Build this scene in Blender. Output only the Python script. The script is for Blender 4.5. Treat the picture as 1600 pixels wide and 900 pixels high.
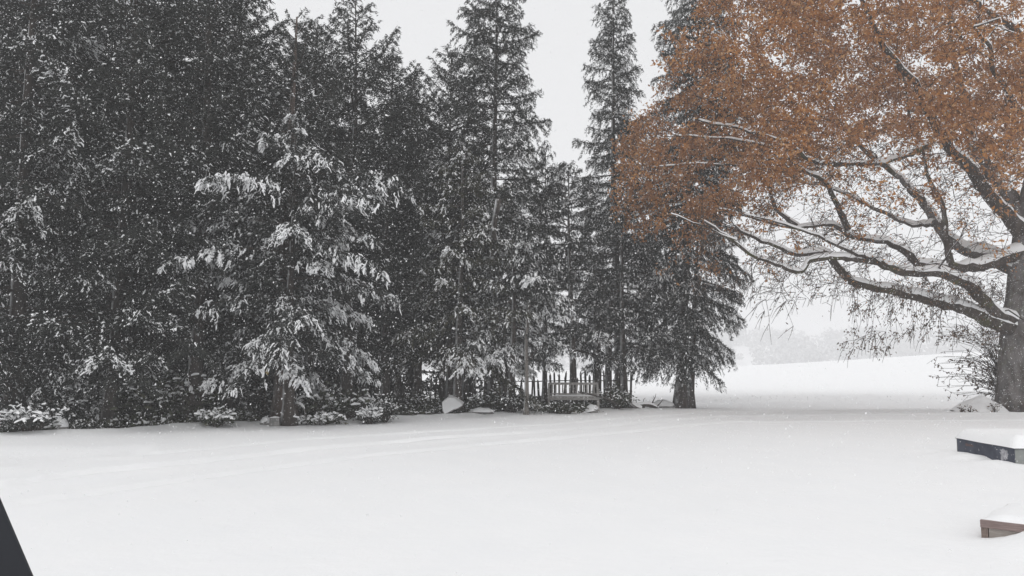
import bpy, math, random
import numpy as np

# ------------------------------------------------------------------ camera, sky, sun, exposure
for o in list(bpy.data.objects):
    bpy.data.objects.remove(o)
scene = bpy.context.scene
COL = scene.collection
CAM_Z, FPX, PITCH = 1.5, 1208.0, math.radians(5.67)
cam_data = bpy.data.cameras.new('camera')
cam_data.sensor_width = 36.0
cam_data.lens = 36.0 * FPX / 1600.0
cam_data.clip_start = 0.05
cam_data.clip_end = 5000
cam = bpy.data.objects.new('camera', cam_data)
cam.location = (0, 0, CAM_Z)
cam.rotation_euler = (math.radians(90) + PITCH, 0, 0)
COL.objects.link(cam)
scene.camera = cam

SUN_EL, SUN_AZ = math.radians(58), math.radians(215)      # azimuth from +Y towards +X
world = bpy.data.worlds.new('World')
scene.world = world
world.use_nodes = True
wn = world.node_tree
wn.nodes.clear()
w_out = wn.nodes.new('ShaderNodeOutputWorld')
w_bg = wn.nodes.new('ShaderNodeBackground')
w_sky = wn.nodes.new('ShaderNodeTexSky')
w_sky.sky_type = 'NISHITA'
w_sky.sun_disc = False
w_sky.sun_elevation = SUN_EL
w_sky.sun_rotation = SUN_AZ
w_hs = wn.nodes.new('ShaderNodeHueSaturation')
w_hs.inputs['Saturation'].default_value = 0.12
w_mix = wn.nodes.new('ShaderNodeMixRGB')
w_mix.inputs['Fac'].default_value = 0.93                   # the closed cloud deck
w_mix.inputs['Color2'].default_value = (8.85, 8.9, 9.02, 1)
wn.links.new(w_sky.outputs['Color'], w_hs.inputs['Color'])
wn.links.new(w_hs.outputs['Color'], w_mix.inputs['Color1'])
wn.links.new(w_mix.outputs['Color'], w_bg.inputs['Color'])
w_bg.inputs['Strength'].default_value = 0.1
wn.links.new(w_bg.outputs['Background'], w_out.inputs['Surface'])

sun_data = bpy.data.lights.new('sun', 'SUN')
sun_data.energy = 0.95
sun_data.angle = math.radians(40)
sun_data.color = (1.0, 0.985, 0.96)
sun = bpy.data.objects.new('sun', sun_data)
sun.rotation_euler = (math.pi / 2 - SUN_EL, 0, math.pi - SUN_AZ)
sun.location = (10, 10, 40)
COL.objects.link(sun)

scene.view_settings.view_transform = 'Standard'
scene.view_settings.look = 'None'
scene.view_settings.exposure = 0.0
scene.view_settings.gamma = 1.0
scene.view_settings.use_curve_mapping = False
scene.render.engine = 'CYCLES'
scene.cycles.max_bounces = 8
scene.cycles.diffuse_bounces = 4
scene.cycles.volume_bounces = 2
scene.cycles.use_denoising = True
scene.cycles.denoiser = 'OPENIMAGEDENOISE'
scene.cycles.denoising_input_passes = 'RGB_ALBEDO_NORMAL'
scene.cycles.denoising_prefilter = 'ACCURATE'
scene.cycles.pixel_filter_type = 'BLACKMAN_HARRIS'

# ------------------------------------------------------------------ helpers
def at(px, py, Y):
    """the point at depth Y (metres in front of the lens) that a pixel of the 1600x900 photograph looks at"""
    u, v = (px - 800) / FPX, (450 - py) / FPX
    yy = math.cos(PITCH) - v * math.sin(PITCH)
    zz = math.sin(PITCH) + v * math.cos(PITCH)
    k = Y / yy
    return np.array([u * k, Y, CAM_Z + zz * k])

def px_of(p):
    p = np.atleast_2d(p)
    x, y, z = p[:, 0], p[:, 1], p[:, 2] - CAM_Z
    yc = y * math.cos(PITCH) + z * math.sin(PITCH)
    zc = -y * math.sin(PITCH) + z * math.cos(PITCH)
    return 800 + FPX * x / yc, 450 - FPX * zc / yc

def sstep(a, b, x):
    t = np.clip((x - a) / (b - a), 0, 1)
    return t * t * (3 - 2 * t)

def unit(v):
    v = np.asarray(v, float)
    return v / np.maximum(np.linalg.norm(v, axis=-1, keepdims=True), 1e-9)

class Geo:
    """collects faces; build() links them as one mesh object"""
    def __init__(s):
        s.v, s.q, s.t, s.n = [], [], [], 0
    def add(s, v, quads=None, tris=None):
        v = np.asarray(v, np.float32).reshape(-1, 3)
        if quads is not None and len(quads): s.q.append(np.asarray(quads, np.int64).reshape(-1, 4) + s.n)
        if tris is not None and len(tris): s.t.append(np.asarray(tris, np.int64).reshape(-1, 3) + s.n)
        s.v.append(v); s.n += len(v)
        return s
    def tris_soup(s, a, b, c):
        n = len(a)
        v = np.stack([a, b, c], 1).reshape(-1, 3)
        return s.add(v, tris=np.arange(3 * n).reshape(n, 3))
    def quads_soup(s, a, b, c, d):
        n = len(a)
        v = np.stack([a, b, c, d], 1).reshape(-1, 3)
        return s.add(v, quads=np.arange(4 * n).reshape(n, 4))
    def box(s, c, size, rot=None, taper=1.0):
        sx, sy, sz = [k / 2 for k in size]
        v = np.array([[x * (taper if z > 0 else 1), y * (taper if z > 0 else 1), z] for z in (-sz, sz) for x, y in ((-sx, -sy), (sx, -sy), (sx, sy), (-sx, sy))])
        if rot is not None: v = v @ np.asarray(rot).T
        return s.add(v + np.asarray(c), quads=[(3, 2, 1, 0), (4, 5, 6, 7), (0, 1, 5, 4), (1, 2, 6, 5), (2, 3, 7, 6), (3, 0, 4, 7)])
    def tube(s, pts, rad, sides=8, rough=0.0, rng=None, cap=True):
        pts = np.asarray(pts, float); rad = np.asarray(rad, float); n = len(pts)
        tan = unit(np.gradient(pts, axis=0))
        ref = np.array([0, 0, 1.0]) if abs(tan[:, 2]).mean() < 0.75 else np.array([1.0, 0, 0])
        a = unit(np.cross(tan, ref)); b = np.cross(tan, a)
        ang = np.arange(sides) / sides * 2 * math.pi
        r = rad[:, None] * np.ones(sides)
        if rough and rng is not None: r = r * (1 + rng.normal(0, rough, r.shape))
        v = pts[:, None] + r[..., None] * (np.cos(ang)[None, :, None] * a[:, None] + np.sin(ang)[None, :, None] * b[:, None])
        i = np.arange(n - 1)[:, None] * sides; j = np.arange(sides)[None]; k = (j + 1) % sides
        q = np.stack([i + j, i + k, i + sides + k, i + sides + j], -1).reshape(-1, 4)
        tr = []
        vv = v.reshape(-1, 3)
        if cap:
            vv = np.vstack([vv, pts[:1], pts[-1:]])
            for j2 in range(sides):
                k2 = (j2 + 1) % sides
                tr += [(n * sides, k2, j2), (n * sides + 1, (n - 1) * sides + j2, (n - 1) * sides + k2)]
        return s.add(vv, quads=q, tris=tr)
    def build(s, name, mat, parent=None, smooth=False, loc=None):
        v = np.concatenate(s.v) if s.v else np.zeros((0, 3), np.float32)
        if loc is not None: v = v - np.asarray(loc, np.float32)
        q = np.concatenate(s.q) if s.q else np.zeros((0, 4), np.int64)
        t = np.concatenate(s.t) if s.t else np.zeros((0, 3), np.int64)
        me = bpy.data.meshes.new(name)
        me.vertices.add(len(v)); me.vertices.foreach_set('co', v.astype(np.float32).ravel())
        me.loops.add(q.size + t.size); me.polygons.add(len(q) + len(t))
        me.loops.foreach_set('vertex_index', np.concatenate([q.ravel(), t.ravel()]).astype(np.int32))
        st = np.concatenate([np.arange(len(q)) * 4, q.size + np.arange(len(t)) * 3]).astype(np.int32)
        me.polygons.foreach_set('loop_start', st)
        me.update(calc_edges=True)
        me.polygons.foreach_set('use_smooth', np.full(len(q) + len(t), smooth))
        if isinstance(mat, (list, tuple)):
            for m in mat: me.materials.append(m)
        else: me.materials.append(mat)
        o = bpy.data.objects.new(name, me)
        COL.objects.link(o)
        if loc is not None: o.location = [float(x) for x in loc]
        if parent is not None:
            o.parent = parent
            o.location = [0.0, 0.0, 0.0] if loc is None else [float(l - p) for l, p in zip(loc, parent.location)]
        return o

def tag(o, label=None, cat=None, group=None, kind=None):
    for k, v in (('label', label), ('category', cat), ('group', group), ('kind', kind)):
        if v: o[k] = v
    return o

def thing(name, loc, label, cat, group=None, rz=0.0):
    o = bpy.data.objects.new(name, None)
    o.location = [float(x) for x in loc]; o.rotation_euler = (0, 0, rz)
    o.empty_display_size = 0.2
    COL.objects.link(o)
    return tag(o, label, cat, group)

# ------------------------------------------------------------------ materials
def mat_new(name):
    m = bpy.data.materials.new(name); m.use_nodes = True
    nt = m.node_tree
    return m, nt, nt.nodes['Principled BSDF'], nt.nodes['Material Output']

def ramp(nt, fac, stops):
    r = nt.nodes.new('ShaderNodeValToRGB')
    e = r.color_ramp.elements
    while len(e) < len(stops): e.new(0.5)
    for el, (p, c) in zip(e, stops):
        el.position = p; el.color = (*c, 1)
    nt.links.new(fac, r.inputs['Fac'])
    return r.outputs['Color']

def noise(nt, scale, detail=4, rough=0.6, coord='Object', stretch=None):
    tc = nt.nodes.new('ShaderNodeTexCoord'); src = tc.outputs[coord]
    if stretch:
        mp = nt.nodes.new('ShaderNodeMapping'); mp.inputs['Scale'].default_value = stretch
        nt.links.new(src, mp.inputs['Vector']); src = mp.outputs['Vector']
    n = nt.nodes.new('ShaderNodeTexNoise')
    n.inputs['Scale'].default_value = scale; n.inputs['Detail'].default_value = detail; n.inputs['Roughness'].default_value = rough
    nt.links.new(src, n.inputs['Vector'])
    return n.outputs['Fac']

def bump(nt, b, h, strength, dist):
    bp = nt.nodes.new('ShaderNodeBump'); bp.inputs['Strength'].default_value = strength; bp.inputs['Distance'].default_value = dist
    nt.links.new(h, bp.inputs['Height']); nt.links.new(bp.outputs['Normal'], b.inputs['Normal'])

def foliage_mat(name, stops, transl=0.2, rough=0.75, tone=None):
    m, nt, b, out = mat_new(name)
    g = nt.nodes.new('ShaderNodeNewGeometry')
    c = ramp(nt, g.outputs['Random Per Island'], stops)
    if tone:                                    # boughs whose leaves have turned a duller brown
        mx = nt.nodes.new('ShaderNodeMixRGB'); mx.inputs['Color2'].default_value = (*tone, 1)
        nt.links.new(ramp(nt, noise(nt, 0.42, 4, 0.6), [(0.46, (0, 0, 0)), (0.68, (0.7, 0.7, 0.7))]), mx.inputs['Fac'])
        nt.links.new(c, mx.inputs['Color1']); c = mx.outputs['Color']
    nt.links.new(c, b.inputs['Base Color']); b.inputs['Roughness'].default_value = rough
    b.inputs['Specular IOR Level'].default_value = 0.2
    if transl:
        t = nt.nodes.new('ShaderNodeBsdfTranslucent'); nt.links.new(c, t.inputs['Color'])
        mx = nt.nodes.new('ShaderNodeMixShader'); mx.inputs['Fac'].default_value = transl
        nt.links.new(b.outputs['BSDF'], mx.inputs[1]); nt.links.new(t.outputs['BSDF'], mx.inputs[2])
        nt.links.new(mx.outputs['Shader'], out.inputs['Surface'])
    return m

def snow_mat(name, alb=0.86, bscale=18, bstr=0.25):
    m, nt, b, out = mat_new(name)
    n = noise(nt, 1.3, 5)
    nt.links.new(ramp(nt, n, [(0.3, (alb * .975, alb * .982, alb * .995)), (0.7, (alb, alb * 1.003, alb * 1.01))]), b.inputs['Base Color'])
    b.inputs['Roughness'].default_value = 0.7
    b.inputs['Specular IOR Level'].default_value = 0.15
    bump(nt, b, noise(nt, bscale, 6, 0.65), bstr, 0.03)
    return m

def bark_mat(name, lo, hi, stuck=0.5, moss=0.0, scale=9):
    """bark with wind-driven snow stuck to the side that faces the wind"""
    m, nt, b, out = mat_new(name)
    n = noise(nt, scale, 7, 0.7, stretch=(1, 1, 0.25))
    c = ramp(nt, n, [(0.3, lo), (0.72, hi)])
    if moss:
        k = ramp(nt, noise(nt, 1.1, 5, 0.7), [(0.55, (0, 0, 0)), (0.68, (moss,) * 3)])
        mx = nt.nodes.new('ShaderNodeMixRGB'); mx.inputs['Color2'].default_value = (0.085, 0.09, 0.025, 1)
        nt.links.new(k, mx.inputs['Fac']); nt.links.new(c, mx.inputs['Color1']); c = mx.outputs['Color']
    if stuck:
        g = nt.nodes.new('ShaderNodeNewGeometry')
        d = nt.nodes.new('ShaderNodeVectorMath'); d.operation = 'DOT_PRODUCT'; d.inputs[1].default_value = (-0.85, -0.5, 0.15)
        nt.links.new(g.outputs['Normal'], d.inputs[0])
        n2 = noise(nt, 2.2, 6, 0.7, stretch=(1, 1, 0.5))
        ad = nt.nodes.new('ShaderNodeMath'); ad.operation = 'MULTIPLY'
        nt.links.new(d.outputs['Value'], ad.inputs[0]); nt.links.new(n2, ad.inputs[1])
        k = ramp(nt, ad.outputs['Value'], [(0.34, (0, 0, 0)), (0.55, (stuck,) * 3)])
        mx = nt.nodes.new('ShaderNodeMixRGB'); mx.inputs['Color2'].default_value = (0.8, 0.81, 0.83, 1)
        nt.links.new(k, mx.inputs['Fac']); nt.links.new(c, mx.inputs['Color1']); c = mx.outputs['Color']
    nt.links.new(c, b.inputs['Base Color']); b.inputs['Roughness'].default_value = 0.9
    bump(nt, b, n, 0.8, 0.04)
    return m

def wood_mat(name, lo, hi, stretch=(3, 30, 30), scale=2.0):
    m, nt, b, out = mat_new(name)
    n = noise(nt, scale, 7, 0.7, stretch=stretch)
    nt.links.new(ramp(nt, n, [(0.3, lo), (0.7, hi)]), b.inputs['Base Color'])
    b.inputs['Roughness'].default_value = 0.85
    bump(nt, b, n, 0.5, 0.01)
    return m

M = {}
M['snow_ground'] = snow_mat('snow_ground', 0.88, 7, 0.35)
M['snow'] = snow_mat('snow_on_things', 0.88, 30, 0.3)
M['needles_dark'] = foliage_mat('needles_dark', [(0, (0.018, 0.021, 0.019)), (0.6, (0.036, 0.040, 0.036)), (1, (0.062, 0.064, 0.056))], 0.15)
M['needles_olive'] = foliage_mat('needles_olive', [(0, (0.026, 0.028, 0.020)), (0.6, (0.056, 0.058, 0.040)), (1, (0.10, 0.095, 0.065))], 0.15)
M['needles_grey'] = foliage_mat('needles_grey', [(0, (0.024, 0.027, 0.026)), (0.6, (0.046, 0.050, 0.047)), (1, (0.085, 0.088, 0.082))], 0.15)
M['oak_leaf'] = foliage_mat('oak_leaf', [(0, (0.2, 0.1, 0.055)), (0.3, (0.40, 0.19, 0.08)), (0.75, (0.52, 0.26, 0.1)), (1, (0.62, 0.39, 0.2))], 0.45, 0.6, (0.24, 0.14, 0.1))
M['withered_backlit_leaf'] = foliage_mat('withered_backlit_leaf', [(0, (0.06, 0.04, 0.028)), (0.6, (0.12, 0.075, 0.045)), (1, (0.2, 0.13, 0.09))], 0.2)  # withered brown, with the dark of backlit silhouettes painted into the colour
M['broad_leaf'] = foliage_mat('broad_leaf', [(0, (0.022, 0.027, 0.018)), (0.7, (0.05, 0.058, 0.036)), (1, (0.09, 0.09, 0.06))], 0.15, 0.5)
M['litter'] = foliage_mat('litter', [(0, (0.03, 0.025, 0.02)), (0.7, (0.075, 0.06, 0.045)), (1, (0.12, 0.1, 0.075))], 0.0)
M['frosted_hazy_wood'] = foliage_mat('frosted_hazy_wood', [(0, (0.42, 0.42, 0.42)), (1, (0.6, 0.6, 0.61))], 0.0)  # snow-frosted grey, paled further so distance haze is part of the colour
M['bark'] = bark_mat('bark_conifer', (0.022, 0.018, 0.016), (0.085, 0.068, 0.058), 0.75)
M['bark_brown'] = bark_mat('bark_brown', (0.05, 0.036, 0.030), (0.15, 0.112, 0.095), 0.25)
M['bark_pale'] = bark_mat('bark_pale', (0.10, 0.09, 0.08), (0.24, 0.22, 0.2), 0.6)
M['bark_oak'] = bark_mat('bark_oak', (0.02, 0.016, 0.014), (0.105, 0.082, 0.07), 0.16, 0.75, 7)
M['twig'] = bark_mat('twig', (0.03, 0.023, 0.02), (0.075, 0.056, 0.047), 0.0)
M['fence_wood'] = wood_mat('fence_wood', (0.035, 0.03, 0.027), (0.11, 0.095, 0.085), (30, 30, 2))
M['bench_wood'] = wood_mat('bench_wood', (0.2, 0.19, 0.18), (0.36, 0.345, 0.33), (3, 30, 30))
M['plank_red'] = wood_mat('plank_red', (0.15, 0.105, 0.098), (0.29, 0.225, 0.21), (4, 4, 60), 1.5)
M['plank_grey'] = wood_mat('plank_grey', (0.18, 0.155, 0.14), (0.36, 0.325, 0.295), (4, 4, 60), 1.5)
M['end_grain'] = wood_mat('end_grain', (0.13, 0.095, 0.08), (0.24, 0.19, 0.165), (20, 20, 20), 2)
M['stone'] = wood_mat('stone', (0.1, 0.1, 0.1), (0.3, 0.29, 0.28), (1, 1, 1), 6)
M['blue_paint'] = wood_mat('blue_paint', (0.030, 0.034, 0.055), (0.085, 0.095, 0.125), (1, 1, 1), 4)
M['grey_panel'] = wood_mat('grey_panel', (0.2, 0.21, 0.2), (0.32, 0.33, 0.32), (1, 1, 1), 5)
M['faded_mark'] = wood_mat('faded_mark', (0.1, 0.105, 0.13), (0.6, 0.59, 0.62), (1, 1, 1), 14)
M['rust_mark'] = wood_mat('rust_mark', (0.06, 0.045, 0.055), (0.16, 0.10, 0.09), (1, 1, 1), 25)
M['yellow_leaf'] = wood_mat('yellow_leaf', (0.3, 0.22, 0.06), (0.45, 0.34, 0.11), (1, 1, 1), 9)
m, nt, b, out = mat_new('car_plastic'); M['car_plastic'] = m
b.inputs['Base Color'].default_value = (0.018, 0.020, 0.026, 1); b.inputs['Roughness'].default_value = 0.5; b.inputs['Specular IOR Level'].default_value = 0.2
bump(nt, b, noise(nt, 500, 2), 0.1, 0.001)
m, nt, b, out = mat_new('car_trim'); M['car_trim'] = m
b.inputs['Base Color'].default_value = (0.011, 0.011, 0.014, 1); b.inputs['Roughness'].default_value = 0.6; b.inputs['Specular IOR Level'].default_value = 0.15
bump(nt, b, noise(nt, 400, 2), 0.15, 0.001)
m, nt, b, out = mat_new('car_rubber'); M['car_rubber'] = m
b.inputs['Base Color'].default_value = (0.018, 0.018, 0.021, 1); b.inputs['Roughness'].default_value = 0.75
bump(nt, b, noise(nt, 300, 2), 0.1, 0.001)
# bed under the conifers: needle litter with thin patchy snow
m, nt, b, out = mat_new('bed_litter'); M['bed'] = m
c = ramp(nt, noise(nt, 14, 6, 0.75), [(0.3, (0.022, 0.018, 0.015)), (0.7, (0.08, 0.066, 0.055))])
k = ramp(nt, noise(nt, 1.4, 8, 0.75), [(0.50, (0, 0, 0)), (0.60, (1, 1, 1))])
mx = nt.nodes.new('ShaderNodeMixRGB'); mx.inputs['Color2'].default_value = (0.78, 0.79, 0.81, 1)
nt.links.new(k, mx.inputs['Fac']); nt.links.new(c, mx.inputs['Color1']); nt.links.new(mx.outputs['Color'], b.inputs['Base Color'])
b.inputs['Roughness'].default_value = 0.9
bump(nt, b, noise(nt, 20, 6, 0.7), 0.8, 0.05)

# ------------------------------------------------------------------ ground
def wob(x, y, s):
    return (np.sin(x * 0.9 * s + 1.3) * np.cos(y * 0.7 * s - 0.4) + 0.6 * np.sin(x * 1.7 * s - y * 1.3 * s + 2.1) + 0.4 * np.sin(x * 3.1 * s + y * 2.3 * s)) / 2

def on_ground(px, py):
    d = at(px, py, 1.0) - np.array([0, 0, CAM_Z])
    k = -CAM_Z / d[2]
    return d[0] * k, d[1] * k

BED_PX = [(-700, 712), (-300, 697), (0, 683), (200, 674), (440, 663), (620, 654), (820, 647), (950, 642), (1075, 637.5)]
BED = np.array([on_ground(*p) for p in BED_PX])             # front edge of the bed under the conifers
def bed_front(x):
    return np.interp(x, BED[:, 0], BED[:, 1])

TRACKS = []
for pts in ([(-300, 800), (0, 747), (150, 729), (300, 713), (450, 697), (600, 685), (750, 676), (880, 668), (1000, 658), (1130, 648)],
            [(-300, 830), (0, 779), (150, 757), (300, 737), (450, 718), (600, 702), (750, 688), (880, 678), (1000, 667), (1130, 656)]):
    TRACKS.append(np.array([on_ground(*p) for p in pts]))

def base_z(x, y):
    """the lie of the land"""
    x = np.asarray(x, float); y = np.asarray(y, float)
    a = x / np.maximum(y, 20.0)
    z = (0.03 * wob(x, y, 0.35) + 0.012 * wob(x, y, 1.9)) * sstep(3, 8, y)
    # low swell of lawn in front of the oak and the drive behind it
    z += 0.09 * np.exp(-((y - 23.5) / 3.0) ** 2) * sstep(6.5, 11, x)
    z += -0.12 * np.exp(-((y - 30.0) / 2.4) ** 2) * sstep(3, 9, x)
    # field: a bank at its near edge, then a rise to a long crest
    yb = y + 0.5 * np.sin(x * 0.31) + 0.3 * np.sin(x * 0.83 + 1)
    z += 0.14 * sstep(33.0, 34.6, yb) - 0.05 * np.exp(-((yb - 32.8) / 0.5) ** 2)
    crest = np.clip(0.75 + (a - 0.25) / 0.3 * 2.5, 0.3, 5.0)
    z += crest * sstep(36, 150, y) - (crest + 2.5) * sstep(165, 300, y)
    z += 22 * sstep(470, 640, y)
    z += 0.25 * wob(x, y, 0.04) * sstep(50, 110, y)
    return z

def gz(x, y):
    x = np.asarray(x, float); y = np.asarray(y, float)
    z = base_z(x, y)
    # snow piled a little at the bed edge
    d = y - bed_front(x)
    inbed = sstep(5.2, 3.6, x)
    z = z + inbed * (0.07 + 0.05 * wob(x, y, 2.2)) * np.exp(-((d - 0.25) / 0.55) ** 2)
    # ruts left by wheels
    for tr in TRACKS:
        yy = np.interp(x, tr[:, 0], tr[:, 1])
        dy = np.gradient(tr[:, 1], tr[:, 0]); sl = np.interp(x, tr[:, 0], dy)
        dd = (y - yy) / np.sqrt(1 + sl ** 2)
        jag = 1 + 0.35 * np.sin(x * 5.1) * np.sin(x * 2.3 + 1)
        for off in (-0.75, 0.75):
            e = dd - off
            z = z - 0.05 * jag * np.exp(-(e / 0.13) ** 4) + 0.026 * np.exp(-((np.abs(e) - 0.24) / 0.08) ** 2)
    # drifts against the two boxes
    z = z + 0.3 * np.exp(-((x - 4.55) / 0.4) ** 2 - ((y - 6.35) / 0.4) ** 2)
    z = z + (0.035 + 0.03 * np.sin(y * 5.5) + 0.02 * np.sin(y * 11 + 1)) * np.exp(-((x - 7.35) / 0.3) ** 2) * sstep(11.4, 11.9, y) * sstep(14, 13.4, y)
    return z

def stretch_axis(lo, hi, step, far_lo, far_hi, g=1.13):
    core = list(np.arange(lo, hi + 1e-6, step))
    a, s = [], step
    p = lo
    while p > far_lo: s *= g; p -= s; a.append(p)
    c, s = [], step
    p = hi
    while p < far_hi: s *= g; p += s; c.append(p)
    return np.array(a[::-1] + core + c)
gx = stretch_axis(-15, 17, 0.16, -800, 800)
gy = stretch_axis(5, 30, 0.125, -40, 850, 1.07)
X, Y_ = np.meshgrid(gx, gy)
Zg = gz(X, Y_)
g = Geo()
nx, ny = len(gx), len(gy)
i = np.arange(ny - 1)[:, None] * nx; j = np.arange(nx - 1)[None]
g.add(np.stack([X, Y_, Zg], -1).reshape(-1, 3), quads=np.stack([i + j, i + j + 1, i + nx + j + 1, i + nx + j], -1).reshape(-1, 4))
tag(g.build('ground', M['snow_ground'], smooth=True), 'snow covered lawn and field with faint wheel tracks', kind='structure')

# the bed: a sheet of litter and thin snow that starts at the edge of the drive
bx = np.arange(-24, 4.7, 0.14); bt = np.linspace(0, 1, 44)
edge = bed_front(bx) + 0.35 + 0.22 * wob(bx, bx * 0.3, 2.6) + 0.12 * np.sin(bx * 7.3)
back = np.maximum(edge + 0.4, 25.9 + (bx - 4.4) * 0.28 + 1.0)
BX = np.repeat(bx[None], 44, 0)
BY = edge[None] + (back - edge)[None] * bt[:, None]
BZ = gz(BX, BY) + np.minimum(bt[:, None] * 6, 1) * 0.03 * (1.3 + wob(BX, BY, 3)) - 0.01 + 0.0 * BX
g = Geo(); n = len(bx)
i = np.arange(43)[:, None] * n; j = np.arange(n - 1)[None]
g.add(np.stack([BX, BY, BZ], -1).reshape(-1, 3), quads=np.stack([i + j, i + j + 1, i + n + j + 1, i + n + j], -1).reshape(-1, 4))
tag(g.build('planting_bed_ground', M['bed'], smooth=True), 'dark needle litter with thin snow under the conifers', kind='structure')

# ------------------------------------------------------------------ conifers
def snow_tents(geo, P, wid, hgt, rng):
    """ridges of snow along many short polylines P (n,k,3): tent-shaped strips with tapered ends"""
    n, k, _ = P.shape
    if n == 0: return
    tan = unit(np.gradient(P, axis=1))
    side = unit(np.cross(tan, np.array([0, 0, 1.0])))
    prof = np.sin(np.linspace(0.12, 0.93, k) * math.pi) ** 0.6
    w = wid[:, None] * prof[None] * rng.uniform(0.7, 1.25, (n, k))
    h = hgt[:, None] * prof[None] * rng.uniform(0.7, 1.3, (n, k))
    up = np.array([0, 0, 1.0])
    A = P + side * w[..., None] + up * (0.12 * h[..., None] - 0.012)
    B = P + up * (h[..., None] + 0.006) + side * (rng.normal(0, 0.2, (n, k)) * w)[..., None]
    C = P - side * w[..., None] + up * (0.12 * h[..., None] - 0.012)
    V = np.stack([A, B, C], 2)                       # n,k,3,3
    b0 = (np.arange(n) * k * 3)[:, None] + (np.arange(k - 1) * 3)[None]
    q = np.concatenate([np.stack([b0, b0 + 1, b0 + 4, b0 + 3], -1).reshape(-1, 4), np.stack([b0 + 1, b0 + 2, b0 + 5, b0 + 4], -1).reshape(-1, 4)])
    geo.add(V.reshape(-1, 3), quads=q)

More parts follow.
